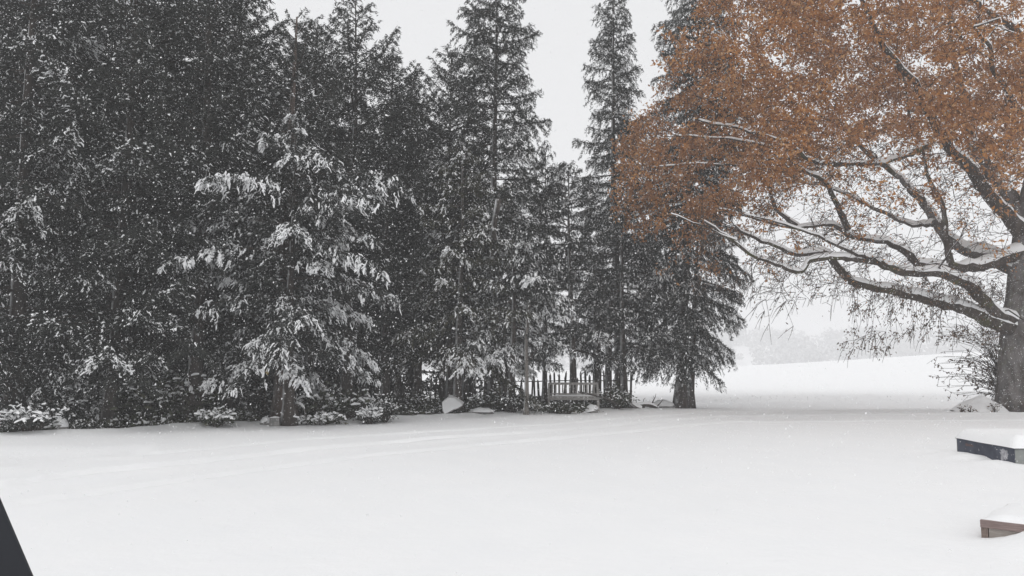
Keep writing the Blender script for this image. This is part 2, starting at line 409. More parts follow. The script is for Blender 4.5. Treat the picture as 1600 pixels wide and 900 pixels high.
def conifer(name, label, group, px, Y, H, prof, low, seed, elev=(-0.15, 0.5), droop=-0.35, upturn=0.25, hang=0.5, per_m=7, sp=0.0145,
            tl=(0.07, 0.15), tw=0.027, snow=0.15, dust=0.05, snow_w=0.017, snow_len=0.10, snow_base=0.12, tr=0.16, lean=(0, 0), mat='needles_dark', bark='bark', side_len=0.42, whorl=False, spread=(0.68, 1.18), clump=0.55, az0=0.0, dist=0.8, trunk_top=1.0):
    rng = np.random.default_rng(seed)
    p0 = at(px, 640, Y); x0, y0 = p0[0], Y
    z0 = float(gz(x0, y0)) - 0.05
    org = np.array([x0, y0, z0])
    root = thing(name, org, label, 'tree', group)
    # trunk
    nz = 15
    zz = np.linspace(0, H * trunk_top, nz)
    def axis(z):
        z = np.asarray(z, float)
        f = z / H
        return np.stack([lean[0] * f + 0.06 * np.sin(f * 5 + seed), lean[1] * f + 0.05 * np.cos(f * 4 + seed) - 0.05, z], -1)
    rr = tr * (1 - 0.92 * (zz / H)) + tr * 0.55 * np.exp(-zz / 0.28)
    geo = Geo(); geo.tube(axis(zz), rr, 9, 0.05, rng)
    geo.build('trunk', M[bark], root, smooth=True)
    # branches
    nb = int((H - low) * per_m)
    hz = low + (H - low) * ((np.arange(nb) + rng.uniform(0, 1, nb)) / nb) ** dist
    if whorl: hz = np.round(hz / 0.42) * 0.42 + rng.normal(0, 0.05, nb)
    hz = np.clip(hz, low * 0.8, H - 0.05)
    az = az0 + np.arange(nb) * 2.39996 + rng.normal(0, 0.5, nb)
    fr = hz / H
    L = np.interp(fr, [p[0] for p in prof], [p[1] for p in prof]) * rng.uniform(*spread, nb)
    ga = Geo(); gb = Geo(); gs = Geo()
    for q in range(nb):
        l = max(L[q], 0.12)
        f = (hz[q] - low) / max(H - low, 0.1)
        e0 = elev[0] + (elev[1] - elev[0]) * f + rng.normal(0, 0.1)
        fwd = np.array([math.cos(az[q]), math.sin(az[q]), 0]); sd = np.array([-fwd[1], fwd[0], 0])
        sway = rng.normal(0, 0.12)
        o = axis(hz[q])
        dr = droop * (1 - 0.6 * f) * rng.uniform(0.7, 1.3)
        def P(t):
            t = np.asarray(t)[..., None]
            return o + l * (t * fwd + sway * t * t * sd + np.array([0, 0, 1.0]) * (e0 * t + dr * t * t + upturn * t ** 3))
        tt = np.linspace(0, 1, 5)
        gb.tube(P(tt), (0.012 + 0.012 * l) * (1 - 0.85 * tt), 3, cap=False)
        m = max(4, int(l / 0.075))
        t = 0.1 + 0.9 * (np.arange(m) + rng.uniform(0, 1, m)) / m
        s = np.where(np.arange(m) % 2, 1.0, -1.0)
        bl = (side_len * min(l, 2.2) * (1 - t) ** 0.75 * np.minimum(1, t * 3.2) + 0.14) * rng.uniform(0.55, 1.25, m)
        ang = rng.normal(0.95, 0.2, m)
        bd = fwd * np.cos(ang)[:, None] + sd * (np.sin(ang) * s)[:, None]
        bd[:, 2] += rng.normal(0.0, 0.15, m) + (e0 + 2 * dr * t) * 0.5
        base = P(t)
        def Q(k, u):
            u = u[..., None]
            return base[k] + bd[k] * bl[k][..., None] * u + np.array([0, 0, -1.0]) * (hang * bl[k][..., None] * u * u)
        K = int((bl.sum() + l * 0.8) / sp)
        wk = bl * (0.35 + t); k = rng.choice(m, K, p=wk / wk.sum()); u = rng.uniform(0.02, 1, K) ** 0.85
        pos = Q(k, u)
        tg = unit(bd[k] + np.array([0, 0, -1.0]) * (2 * hang * u)[:, None])
        main = rng.uniform(0, 1, K) < 0.18
        tm = rng.uniform(0.15, 1, K)
        pos = np.where(main[:, None], P(tm), pos)
        tg = np.where(main[:, None], fwd, tg)
        d = unit(tg * 0.75 + rng.normal(0, 0.42, (K, 3)) + np.array([0, 0, -0.12]))
        wv = unit(np.cross(d, rng.normal(0, 1, (K, 3))))
        ln = rng.uniform(*tl, K); w = tw * rng.uniform(0.6, 1.4, K)
        pos = pos + rng.normal(0, 1, (K, 3)) * [0.02, 0.02, 0.035] - d * (0.25 * ln)[:, None]
        ga.tris_soup(pos - wv * (w / 2)[:, None], pos + wv * (w / 2)[:, None], pos + d * ln[:, None])
        # snow: ridges on branchlets, flecks on needles; none where the boughs above shelter it
        if snow > 0:
            cl = 0.5 + 0.5 * math.sin(az[q] * 1.7 + hz[q] * 2.3 + seed) * math.sin(hz[q] * 3.1 + az[q])
            n2 = int(K * snow * 0.16 * (snow_base + 3.2 * max(cl - 0.38, 0)) * (1.25 - 0.6 * f if snow < 1 else 1.0) * rng.uniform(0.5, 1.5))
            if n2:
                kk = rng.choice(K, n2, p=(lambda q_: q_ / q_.sum())((0.15 + t[k] ** 1.5) * (0.4 + u)))
                w_ = pos[kk]
                msk = 0.5 + 0.5 * np.sin(w_[:, 0] * 6.1 + 1.7 * np.sin(w_[:, 2] * 4.0 + seed)) * np.sin(w_[:, 1] * 5.3 + w_[:, 2] * 4.7)
                kk = kk[rng.uniform(0, 1, n2) < (1 - clump) + clump * sstep(0.42, 0.62, msk) * 1.2]; n2 = len(kk)
                out_w = 0.45 + 0.55 * u[kk]
                uu = np.linspace(0, 1, 4)[None, :, None]
                sl = (snow_len * rng.uniform(0.5, 1.5, n2) * out_w)[:, None, None]
                d2 = unit(tg[kk] * [1, 1, 0.6] + rng.normal(0, 0.35, (n2, 3)) * [1, 1, 0.5])[:, None]
                PP = pos[kk][:, None] + d2 * sl * (uu - 0.3) - np.array([0, 0, 1.0]) * (hang * 0.7 * sl * uu * uu) + rng.normal(0, 0.012, (n2, 4, 3)) + [0, 0, 0.012]
                snow_tents(gs, PP, snow_w * rng.uniform(0.5, 1.4, n2), snow_w * rng.uniform(0.4, 1.1, n2), rng)
        if dust > 0:
            n2 = int(K * dust)
            kk = rng.choice(K, n2)
            pp = pos[kk] + np.array([0, 0, 0.014]); d2 = unit(d[kk] * np.array([1, 1, 0.5]))
            w2 = unit(np.cross(d2, np.array([0, 0, 1.0]) + rng.normal(0, 0.25, (n2, 3)))) * (tw * rng.uniform(0.35, 0.8, n2))[:, None]
            gs.tris_soup(pp - w2, pp + w2, pp + d2 * (ln[kk] * 0.8)[:, None])
    c = ga.build('crown', M[mat], root); c['kind'] = 'stuff'
    gb.build('branches', M['twig'], root)['kind'] = 'stuff'
    if gs.n: gs.build('snow', M['snow'], root)['kind'] = 'stuff'
    return root

CEDAR = dict(elev=(-0.2, 0.7), droop=-0.2, upturn=0.35, hang=0.3, side_len=0.5)
SPRUCE = dict(elev=(-0.25, 0.35), droop=-0.35, upturn=0.3, hang=0.55, whorl=True, side_len=0.46)
FULL = [(0, 2.2), (0.15, 2.7), (0.4, 2.7), (0.65, 2.4), (0.85, 1.6), (1, 0.3)]
LEAN = [(0, 2.0), (0.15, 2.4), (0.4, 2.3), (0.65, 1.95), (0.85, 1.3), (1, 0.3)]
COLUMN = [(0, 1.5), (0.2, 1.9), (0.5, 1.85), (0.75, 1.5), (0.9, 0.95), (0.97, 0.5), (1, 0.15)]
G_FRONT, G_BACK = 'conifers along the front of the grove', 'dark conifers at the back of the grove'
def z_at(py, Y): return float(at(800, py, Y)[2])
def copy_tree(src, label, px, Y, rz, sxy, sz, name=None):
    """another tree of the same kind, turned and sized on its own"""
    x = at(px, 640, Y)[0]
    c = src.copy(); COL.objects.link(c); c['label'] = label
    if name: c.name = name
    c.location = (x, Y, float(gz(x, Y)) - 0.05); c.rotation_euler = (0, 0, rz); c.scale = (sxy, sxy, sz)
    for ch in src.children:
        d = ch.copy(); COL.objects.link(d); d.parent = c
    return c

# big dark trees on the left whose tops leave the frame
conifer('conifer_tree', 'tall dark conifer with pale snow-struck trunk, at the far left front', G_FRONT, 178, 18.9, 15.5, FULL, 1.75, 11, dist=1.08, per_m=9.5, sp=0.0165, tr=0.16, snow=0.36, dust=0.06, **CEDAR)
conifer('conifer_tree', 'tall dark conifer with snow-streaked trunk behind the big-leaved shrub', G_FRONT, 303, 19.6, 15.0, LEAN, 1.9, 12, dist=1.08, per_m=10, sp=0.0155, tr=0.2, snow=0.24, dust=0.05, **CEDAR)
conifer('conifer_tree', 'tall dark conifer cut off by the left picture edge, snowy lower boughs', G_FRONT, 20, 18.6, 15.0, FULL, 1.1, 14, dist=1.15, per_m=8.5, tr=0.22, snow=0.5, dust=0.07, **SPRUCE)
# brown double trunk and the snowy spruce before it
conifer('conifer_tree', 'dark cedar with stout brown trunk rising behind the snowy spruce', G_FRONT, 443, 20.4, 11.0, [(0, 1.4), (0.3, 2.0), (0.6, 1.9), (0.85, 1.2), (1, 0.2)], 2.9, 15, dist=1.1, tr=0.27, snow=0.2, dust=0.07, sp=0.017, bark='bark_brown', **CEDAR)
conifer('spruce_tree', 'sparse spruce with drooping boughs under thick snow, pointed top below the cedars', G_FRONT, 455, 19.5, z_at(172, 19.5), [(0, 1.5), (0.2, 1.7), (0.34, 2.4), (0.44, 2.1), (0.52, 3.0), (0.62, 2.4), (0.74, 3.0), (0.84, 1.4), (0.92, 0.7), (1, 0.15)], 1.65, 16, dist=1.0,
        elev=(0.0, 0.15), droop=-0.3, upturn=-0.06, hang=0.75, per_m=11, sp=0.014, snow=2.0, dust=0.07, snow_w=0.020, snow_len=0.115, snow_base=0.55, lean=(-0.15, 0), az0=3.1, tr=0.15, mat='needles_grey', side_len=0.33, spread=(0.4, 1.25), clump=0.97)
# cedar group with several leaders
BROAD = [(0, 1.6), (0.3, 2.4), (0.6, 2.3), (0.75, 1.7), (0.86, 1.0), (0.93, 0.6), (1, 0.3)]
conifer('cedar_tree', 'tall dark cedar whose broad top touches the upper picture edge', G_FRONT, 543, 23.5, z_at(0, 23.5), BROAD, 2.2, 17, tr=0.2, snow=0.10, dust=0.035, per_m=9, **CEDAR)
cz = z_at(38, 24)
ced = conifer('cedar_tree', 'dark cedar with thin pointed leader, left of the tall cedar', G_FRONT, 482, 24.0, cz, COLUMN, 2.3, 18, tr=0.15, snow=0.10, dust=0.035, per_m=9, **CEDAR)
copy_tree(ced, 'shorter dark cedar with wispy leaders beside the sky gap at left', 446, 24.5, 1.3, 0.95, z_at(75, 24.5) / cz)
copy_tree(ced, 'dark cedar with rounded shoulder, right of the tall cedar', 600, 24.0, 2.5, 1.0, z_at(88, 24) / cz)
copy_tree(ced, 'dark cedar rising left of the tiered hemlock, below the sky notch', 702, 25.5, 3.9, 1.0, z_at(78, 25.5) / cz)
copy_tree(ced, 'lower dark cedar filling the dip below the sky notch', 652, 25.0, 5.1, 1.05, z_at(150, 25) / cz)
copy_tree(ced, 'dark conifer with slim black trunk, just left of the snowy spruce', 356, 21.0, 0.6, 0.85, 12.2 / cz, 'conifer_tree')
# hemlock with a visible stem and tiers
conifer('hemlock_tree', 'tall hemlock with bare stem showing between tiered boughs, centre of the grove', G_FRONT, 772, 25.0, z_at(-60, 25), [(0, 1.3), (0.3, 1.9), (0.5, 1.95), (0.7, 1.6), (0.82, 1.45), (0.9, 1.2), (0.95, 0.75), (1, 0.2)], 3.2, 22,
        elev=(-0.1, 0.3), droop=-0.35, upturn=0.35, hang=0.5, per_m=10, sp=0.0155, tr=0.19, snow=0.2, dust=0.06, side_len=0.62)
conifer('spruce_tree', 'olive-tinged spruce with snowy lower boughs, in front of the hemlock', G_FRONT, 718, 23.8, z_at(220, 23.8), [(0, 1.6), (0.2, 2.3), (0.5, 2.0), (0.8, 1.3), (1, 0.15)], 1.7, 23,
        elev=(-0.15, 0.25), droop=-0.3, upturn=0.1, hang=0.6, per_m=9, snow=1.05, dust=0.06, snow_w=0.018, snow_len=0.10, snow_base=0.45, tr=0.15, mat='needles_olive', clump=0.85)
conifer('spruce_tree', 'low spruce with white-tipped drooping boughs beside the slim pale stem', G_FRONT, 800, 23.9, z_at(300, 23.9), [(0, 1.4), (0.25, 2.0), (0.6, 1.6), (1, 0.15)], 1.6, 24,
        elev=(-0.15, 0.15), droop=-0.3, upturn=0.05, hang=0.65, per_m=9, snow=1.35, dust=0.07, snow_w=0.020, snow_len=0.11, snow_base=0.6, tr=0.12, mat='needles_grey', clump=0.85)
bsh = conifer('spruce_tree', 'bushy low spruce dusted with snow behind the slatted bench', G_FRONT, 893, 26.3, z_at(255, 26.3), [(0, 1.5), (0.25, 2.0), (0.6, 1.6), (0.85, 1.1), (1, 0.2)], 1.8, 26, per_m=9, tr=0.14, snow=0.55, dust=0.06, mat='needles_grey', elev=(-0.2, 0.3), droop=-0.3, upturn=0.25, hang=0.5)
copy_tree(bsh, 'thin young spruce with wispy top at the right end of the central trees', 851, 26.8, 2.0, 0.72, z_at(222, 26.8) / z_at(255, 26.3))
copy_tree(bsh, 'dark spruce with bare lower trunk at the end of the fence', 978, 27.3, 4.2, 1.0, z_at(285, 27.3) / z_at(255, 26.3))
conifer('spruce_tree', 'tall slender spruce standing alone against the sky', G_FRONT, 966, 30.0, z_at(-25, 30), [(0, 1.9), (0.2, 2.5), (0.4, 1.95), (0.6, 1.5), (0.75, 1.25), (0.88, 0.95), (0.95, 0.55), (1, 0.05)], 2.4, 27, per_m=11, sp=0.0155, tr=0.2, snow=0.4, dust=0.07, spread=(0.55, 1.2), **{**SPRUCE, 'side_len': 0.6, 'hang': 0.75, 'whorl': False})
conifer('spruce_tree', 'twin-trunked spruce at the right end of the grove, beside the open field', G_FRONT, 1064, 28.0, 17.5, [(0, 1.5), (0.12, 1.9), (0.2, 2.1), (0.3, 2.35), (0.5, 2.0), (0.7, 1.9), (0.85, 1.5), (1, 0.1)], 1.75, 29, dist=1.08, spread=(0.65, 1.06), per_m=12.5, sp=0.0135, tr=0.2, snow=0.5, dust=0.06,
        elev=(-0.1, 0.2), droop=-0.4, upturn=0.05, hang=0.9, mat='needles_grey', lean=(1.1, 0), side_len=0.5)
# back of the grove
protos = []
BACK = 'dark conifer at the back of the grove, its crown merged with its neighbours'
for k, (px, Y, H, pr) in enumerate([(70, 23.5, 16, FULL), (325, 26.0, 13.2, LEAN), (560, 27.5, 9.8, FULL)]):
    protos.append(conifer('conifer_tree', BACK, G_BACK, px, Y, H, pr, 0.7, 60 + k, per_m=9, sp=0.032, tr=0.17, snow=0.16, dust=0.03, tw=0.05, **CEDAR))
for k, (px, Y, src, rz, sc) in enumerate([(-110, 21.5, 0, 1.0, 0.97), (150, 26.0, 0, 2.2, 0.95), (245, 23.6, 1, 3.3, 1.12), (405, 27.0, 2, 4.0, 1.0), (-20, 26.5, 0, 5.0, 1.0), (480, 25.8, 2, 2.0, 0.9), (640, 28.4, 2, 5.5, 0.95), (210, 21.6, 2, 0.7, 0.8), (365, 23.2, 2, 3.0, 0.75), (735, 28.0, 2, 1.0, 0.95)]):
    copy_tree(protos[src], BACK, px, Y, rz, sc, sc)

# second stem of the twin-trunked spruce
tw_root = [o for o in bpy.data.objects if (o.get('label') or '').startswith('twin-trunked')][0]
rng = np.random.default_rng(5)
g = Geo(); zz = np.linspace(-0.02, 7, 12)
g.tube(np.stack([0.34 + 0.07 * zz, 0.12 + 0 * zz, zz], -1), 0.15 * (1 - zz / 9) + 0.1 * np.exp(-zz / 0.3), 9, 0.05, rng)
g.build('trunk', M['bark'], tw_root, smooth=True)
# broken pale stem standing among the hemlock boughs
def path_px(pts): return np.array([at(*p) for p in pts])
def smooth_path(P, n):
    P = np.asarray(P, float); t = np.linspace(0, 1, len(P)); u = np.linspace(0, 1, n)
    # Catmull-Rom through the points
    out = np.zeros((n, P.shape[1])); m = np.gradient(P, axis=0); s = u * (len(P) - 1); i = np.minimum(s.astype(int), len(P) - 2); f = (s - i)[:, None]
    return (2 * f**3 - 3 * f**2 + 1) * P[i] + (f**3 - 2 * f**2 + f) * m[i] + (-2 * f**3 + 3 * f**2) * P[i + 1] + (f**3 - f**2) * m[i + 1]

def bare_stem(label, pts, r0, r1, seed, mat='bark_brown'):
    rng = np.random.default_rng(seed)
    P = smooth_path(path_px(pts), 14)
    P[0, 2] = float(gz(P[0, 0], P[0, 1])) - 0.05
    root = thing('tree_stem', P[0], label, 'tree')
    g = Geo(); g.tube(P - P[0], np.linspace(r0, r1, 14) * (1 + 0.4 * np.exp(-np.linspace(0, 8, 14))), 8, 0.06, rng); g.build('trunk', M[mat], root, smooth=True)
    g = Geo()
    for k in range(6):
        i = rng.integers(4, 13); d = unit(rng.normal(0, 1, 3) * np.array([1, .6, .4]) + [0, 0, .4]); l = rng.uniform(0.25, 0.7)
        t = np.linspace(0, 1, 4)[:, None]
        g.tube(P[i] - P[0] + d * l * t + rng.normal(0, 0.02, (4, 3)), np.linspace(r1 * 0.3, 0.006, 4), 4)
    g.build('branches', M['twig'], root)['kind'] = 'stuff'
bare_stem('broken leaning trunk with jagged pale top among the central boughs', [(790, 642, 24.7), (786, 520, 24.6), (780, 440, 24.3), (771, 370, 23.4), (779, 312, 22.6)], 0.11, 0.09, 3, 'bark')
bare_stem('slim pale bare stem at the bed edge, left of the slatted bench', [(822, 646, 23.4), (823, 600, 23.4), (822, 540, 23.5), (826, 470, 23.6)], 0.07, 0.05, 4, 'bark_pale')
bare_stem('thin short grey stem midway between the flat rock and the slim pale stem', [(778, 642, 24.6), (780, 600, 24.6), (777, 540, 24.6)], 0.05, 0.035, 6)
bare_stem('dark slim trunk rising behind the round snow-capped shrub', [(622, 640, 25.8), (622, 540, 25.8), (620, 440, 25.8), (624, 330, 25.8)], 0.12, 0.07, 7, 'bark')
bare_stem('dark slim trunk directly behind the flat snow-topped rock', [(690, 640, 26.4), (691, 560, 26.4), (688, 480, 26.4)], 0.11, 0.08, 8, 'bark')
bare_stem('dark trunk just right of the flat snow-topped rock', [(727, 640, 25.6), (726, 560, 25.6), (722, 470, 25.6)], 0.1, 0.08, 9, 'bark')
bare_stem('dark trunk standing right behind the slatted bench', [(932, 640, 27.2), (933, 560, 27.2), (930, 470, 27.2)], 0.16, 0.12, 10, 'bark')
bare_stem('dark trunk between the bench trunk and the last fence trunk', [(950, 640, 27.8), (951, 560, 27.8), (953, 470, 27.8)], 0.13, 0.1, 12, 'bark')

# ------------------------------------------------------------------ the oak
OY = 24.0
oak_base = at(1594, 645, OY); oak_base[2] = float(gz(oak_base[0], OY)) - 0.1
oak = thing('oak_tree', oak_base, 'huge spreading oak holding rust-orange leaves, snow along its limbs', 'tree')
rng = np.random.default_rng(77)
trunk_pts = smooth_path(path_px([(1594, 652, OY), (1592, 560, OY), (1598, 480, OY), (1602, 400, OY), (1612, 320, OY + .1), (1632, 200, OY + .3), (1640, 40, OY + .4), (1650, -120, OY + .4)]), 26)
g = Geo(); tt = np.linspace(0, 1, 26)
g.tube(trunk_pts - oak_base, 0.62 * (1 - 0.75 * tt) + 0.26 * np.exp(-tt * 26), 18, 0.035, rng)
g.build('trunk', M['bark_oak'], oak, smooth=True)

def limb_snow(geo, P, R, rng, cover=0.8, thick=1.0):
    tan = unit(np.gradient(P, axis=0)); flat = np.clip(1.15 - np.abs(tan[:, 2]) ** 1.5 * 1.3, 0, 1)
    side = unit(np.cross(tan, [0, 0, 1.0])); up = np.cross(side, tan)
    n = len(P)
    cov = np.interp(np.arange(n), np.arange(0, n + 4, 4), (rng.uniform(0, 1, len(np.arange(0, n + 4, 4))) < cover) * rng.uniform(0.6, 1.1, len(np.arange(0, n + 4, 4)))) * flat
    phi = np.array([-1.6, -1.1, -0.55, 0.0, 0.45, 0.85, 1.2]); m = len(phi)
    lift = np.array([0.0, 0.55, 0.9, 1.0, 0.85, 0.5, 0.0])
    nz = rng.uniform(0.8, 1.2, (n, m))
    r = R[:, None] * (0.9 + 0.16 * np.minimum(cov * 3, 1)[:, None]) + (cov * (0.02 + 0.22 * R) * thick)[:, None] * lift * nz - (cov < 0.08)[:, None] * 0.35 * R[:, None]
    spread = np.minimum(0.55 + 0.5 * cov, 1)[:, None] * phi
    V = P[:, None] + r[..., None] * (np.sin(spread)[..., None] * side[:, None] + np.cos(spread)[..., None] * up[:, None])
    i = np.arange(n - 1)[:, None] * m; j = np.arange(m - 1)[None]
    geo.add(V.reshape(-1, 3), quads=np.stack([i + j, i + j + 1, i + m + j + 1, i + m + j], -1).reshape(-1, 4))

LIMBS = [  # (pixel, pixel, depth) along each limb, radius at start and end
    ([(1592, 520, 24.0), (1545, 495, 23.6), (1500, 482, 23.2), (1450, 465, 22.9), (1385, 452, 22.6), (1325, 428, 22.3), (1290, 402, 22.0), (1250, 398, 21.8), (1205, 375, 21.5), (1150, 345, 21.3)], 0.26, 0.04),
    ([(1592, 510, 24.0), (1555, 480, 23.5), (1515, 452, 23.0), (1470, 436, 22.6), (1420, 424, 22.2), (1375, 410, 21.9), (1320, 402, 21.5), (1278, 402, 21.2), (1243, 422, 21.0), (1205, 405, 20.8), (1150, 375, 20.6), (1100, 348, 20.4)], 0.22, 0.03),
    ([(1598, 395, 24.0), (1560, 402, 23.8), (1520, 415, 23.7), (1480, 420, 23.6), (1440, 414, 23.6), (1425, 398, 23.6), (1385, 382, 23.8), (1345, 372, 24.0), (1310, 355, 24.2), (1250, 358, 24.4), (1190, 345, 24.6), (1115, 328, 24.8)], 0.24, 0.03),
    ([(1598, 420, 24.0), (1545, 402, 24.8), (1500, 385, 25.4), (1460, 350, 26.0), (1432, 310, 26.5), (1405, 275, 27.0), (1360, 235, 27.5), (1300, 190, 28.0), (1230, 150, 28.4)], 0.31, 0.04),
    ([(1600, 365, 24.0), (1560, 325, 23.6), (1530, 275, 23.2), (1500, 240, 22.8), (1465, 190, 22.3), (1425, 130, 21.8), (1380, 60, 21.3), (1340, -20, 21.0)], 0.24, 0.05),
    ([(1606, 350, 24.0), (1575, 300, 24.6), (1545, 262, 25.2), (1520, 220, 25.8), (1505, 150, 26.3), (1490, 60, 26.8), (1480, -60, 27.2)], 0.27, 0.06),
    ([(1485, 418, 23.6), (1482, 370, 24.0), (1474, 315, 24.3), (1452, 268, 24.6), (1440, 215, 24.8), (1420, 160, 25.0), (1410, 90, 25.2)], 0.11, 0.025),
    ([(1445, 228, 24.7), (1420, 238, 24.2), (1375, 255, 23.6), (1330, 255, 23.0), (1275, 248, 22.4), (1220, 225, 21.8), (1160, 200, 21.2), (1090, 190, 20.8)], 0.12, 0.025),
    ([(1325, 358, 24.1), (1300, 310, 23.6), (1282, 280, 23.2), (1250, 258, 22.8), (1205, 230, 22.3), (1140, 215, 21.8), (1060, 210, 21.4)], 0.10, 0.02),
    ([(1250, 358, 24.4), (1215, 325, 24.4), (1195, 290, 24.4), (1150, 265, 24.3), (1090, 255, 24.2), (1010, 250, 24.0)], 0.08, 0.02),
    ([(1372, 410, 21.9), (1340, 392, 21.4), (1290, 372, 21.0), (1230, 352, 20.6), (1170, 332, 20.3)], 0.07, 0.02),
    ([(1460, 350, 26.0), (1425, 348, 26.6), (1380, 330, 27.2), (1320, 300, 27.8), (1250, 285, 28.3), (1170, 280, 28.8)], 0.11, 0.02),
    ([(1640, 100, 24.3), (1580, 40, 23.2), (1520, 0, 22.0), (1450, -60, 21.0)], 0.16, 0.04),
    ([(1632, 200, 24.2), (1590, 165, 22.5), (1560, 120, 21.0), (1530, 60, 19.8)], 0.15, 0.04),
    ([(1150, 375, 20.6), (1120, 362, 20.4), (1085, 345, 20.2), (1040, 325, 20.0)], 0.03, 0.012),
]
nodes, ndir, nrad = [], [], []
for pts, r0, r1 in LIMBS:
    P = path_px(pts); ln = np.linalg.norm(np.diff(P, axis=0), axis=1).sum(); n = max(10, int(ln / 0.22))
    S = smooth_path(P, n); S[1:-1] += rng.normal(0, 0.015, (n - 2, 3))
    kn = np.arange(0, n + 5, 5); kink = np.stack([np.interp(np.arange(n), kn, rng.normal(0, 0.09, len(kn))) for _ in range(3)], -1); kink[0] = 0; S += kink * sstep(0, 5, np.arange(n))[:, None]
    R = r0 + (r1 - r0) * np.linspace(0, 1, n) ** 0.75
    R[:3] *= 1.12
    g = Geo(); g.tube(S - oak_base, R, 10, 0.06, rng)
    lo = g.build('limb', M['bark_oak'], oak, smooth=True)
    g = Geo(); limb_snow(g, S - oak_base, R, rng, 0.97, 1.5)
    g.build('snow', M['snow'], lo, smooth=True)
    nodes += list(S[3:]); ndir += list(unit(np.gradient(S, axis=0))[3:]); nrad += list(R[3:])
nodes += list(trunk_pts[12:]); ndir += list(unit(np.gradient(trunk_pts, axis=0))[12:]); nrad += [0.3] * len(trunk_pts[12:])

# leaf clusters spread through the crown
cen = np.array([oak_base[0] - 0.3, OY - 0.5, 9.6]); rad = np.array([13.4, 8.6, 9.2])
C = rng.uniform(-1, 1, (60000, 3)); C = C[(np.linalg.norm(C, axis=1) < 1)] * rad + cen
C = C[C[:, 1] > 16.2 + 1.2 * np.sin(C[:, 0] * 0.9)]
qx, qy = px_of(C)
left = np.interp(qy, [-150, 0, 60, 120, 170, 200, 225, 250, 300, 340, 365, 390], [1100, 1078, 1058, 1040, 1022, 985, 958, 975, 965, 958, 975, 1040])
bot = np.interp(qx, [940, 990, 1050, 1120, 1180, 1250, 1300, 1360, 1450, 1530, 1600], [350, 365, 350, 335, 300, 262, 235, 215, 205, 235, 265])
patch = 0.5 + 0.5 * np.sin(C[:, 0] * 1.1 + 2 * np.sin(C[:, 2] * 0.8)) * np.sin(C[:, 2] * 1.5 + C[:, 1] * 0.7)
dens = np.where(qy < bot, 0.1 + 1.15 * patch ** 1.8, np.where(qy < bot + 55, 0.55 * patch + 0.04, np.where(qy < np.minimum(bot + 150, 430), 0.2 * patch, 0.0)))
dens *= np.where(qx < left, 0.0, 1.0) * np.where((qy < bot) & (qx > 1330), 0.9, 1.0)
dens = np.where(qx > 1680, 0.05, dens); dens = np.where(qy < -60, np.minimum(dens, 0.06), dens)
C = C[rng.uniform(0, 1, len(C)) < dens]
C = C[rng.permutation(len(C))[:2350]]
qx, qy = px_of(C)

def grow(C, jitter=0.09, step=0.3, sag=0.0):
    """attach points to the nearest bough, nearest first; returns polylines with radii"""
    global nodes, ndir, nrad
    N = np.array(nodes); D = np.array(ndir); R = np.array(nrad)
    dist = np.min(((C[:, None, :] - N[None, ::3, :]) ** 2).sum(-1), 1)
    segs = []
    for ci in np.argsort(dist):
        c = C[ci]
        dv = c - N; dd = np.sqrt((dv ** 2).sum(1))
        along = (dv * D).sum(1) / np.maximum(dd, 1e-6)
        cost = dd * (1.25 - 0.3 * along) + 0.5 * (R < 0.01)
        k = int(np.argmin(cost)); d = dd[k]
        n = max(3, int(d / step) + 1); t = np.linspace(0, 1, n)[:, None]
        ctrl = N[k] + D[k] * d * 0.35 + np.array([0, 0, 0.1 * d])
        P = (1 - t) ** 2 * N[k] + 2 * t * (1 - t) * ctrl + t * t * c
        P[1:-1] += rng.normal(0, jitter * min(1, d), (n - 2, 3)); P[:, 2] -= sag * (t[:, 0] ** 2) * d
        r0 = min(R[k] * 0.7, 0.011 + 0.011 * d); rr = np.linspace(r0, 0.007, n)
        segs.append((P, rr))
        N = np.vstack([N, P[1:]]); D = np.vstack([D, unit(np.gradient(P, axis=0))[1:]]); R = np.concatenate([R, rr[1:]])
    nodes, ndir, nrad = list(N), list(D), list(R)
    return segs

segs = grow(C)
gB, gS, gL, gW = Geo(), Geo(), Geo(), Geo()
for P, rr in segs:
    big = rr[0] > 0.022
    gB.tube(P - oak_base, rr, 5 if big else 3, cap=False)
    if big and rng.uniform() < 0.6: limb_snow(gS, P - oak_base, rr, rng, 0.85, 1.6)
def leaf_soup(geo, pos, d, ln, wd, rng, fold=0.35):
    """folded two-panel leaves"""
    n = len(pos)
    nrm = unit(np.cross(d, rng.normal(0, 1, (n, 3)))); sd = np.cross(d, nrm)
    tip = pos + d * ln[:, None]; mid = pos + d * (ln * 0.45)[:, None]
    a = mid + sd * (wd / 2)[:, None] + nrm * (wd * fold)[:, None]; c = mid - sd * (wd / 2)[:, None] + nrm * (wd * fold)[:, None]
    v = np.stack([pos, a, tip, c], 1).reshape(-1, 3)
    b = np.arange(n)[:, None] * 4
    geo.add(v, tris=np.concatenate([b + [[0, 1, 2]], b + [[0, 2, 3]]], 0))
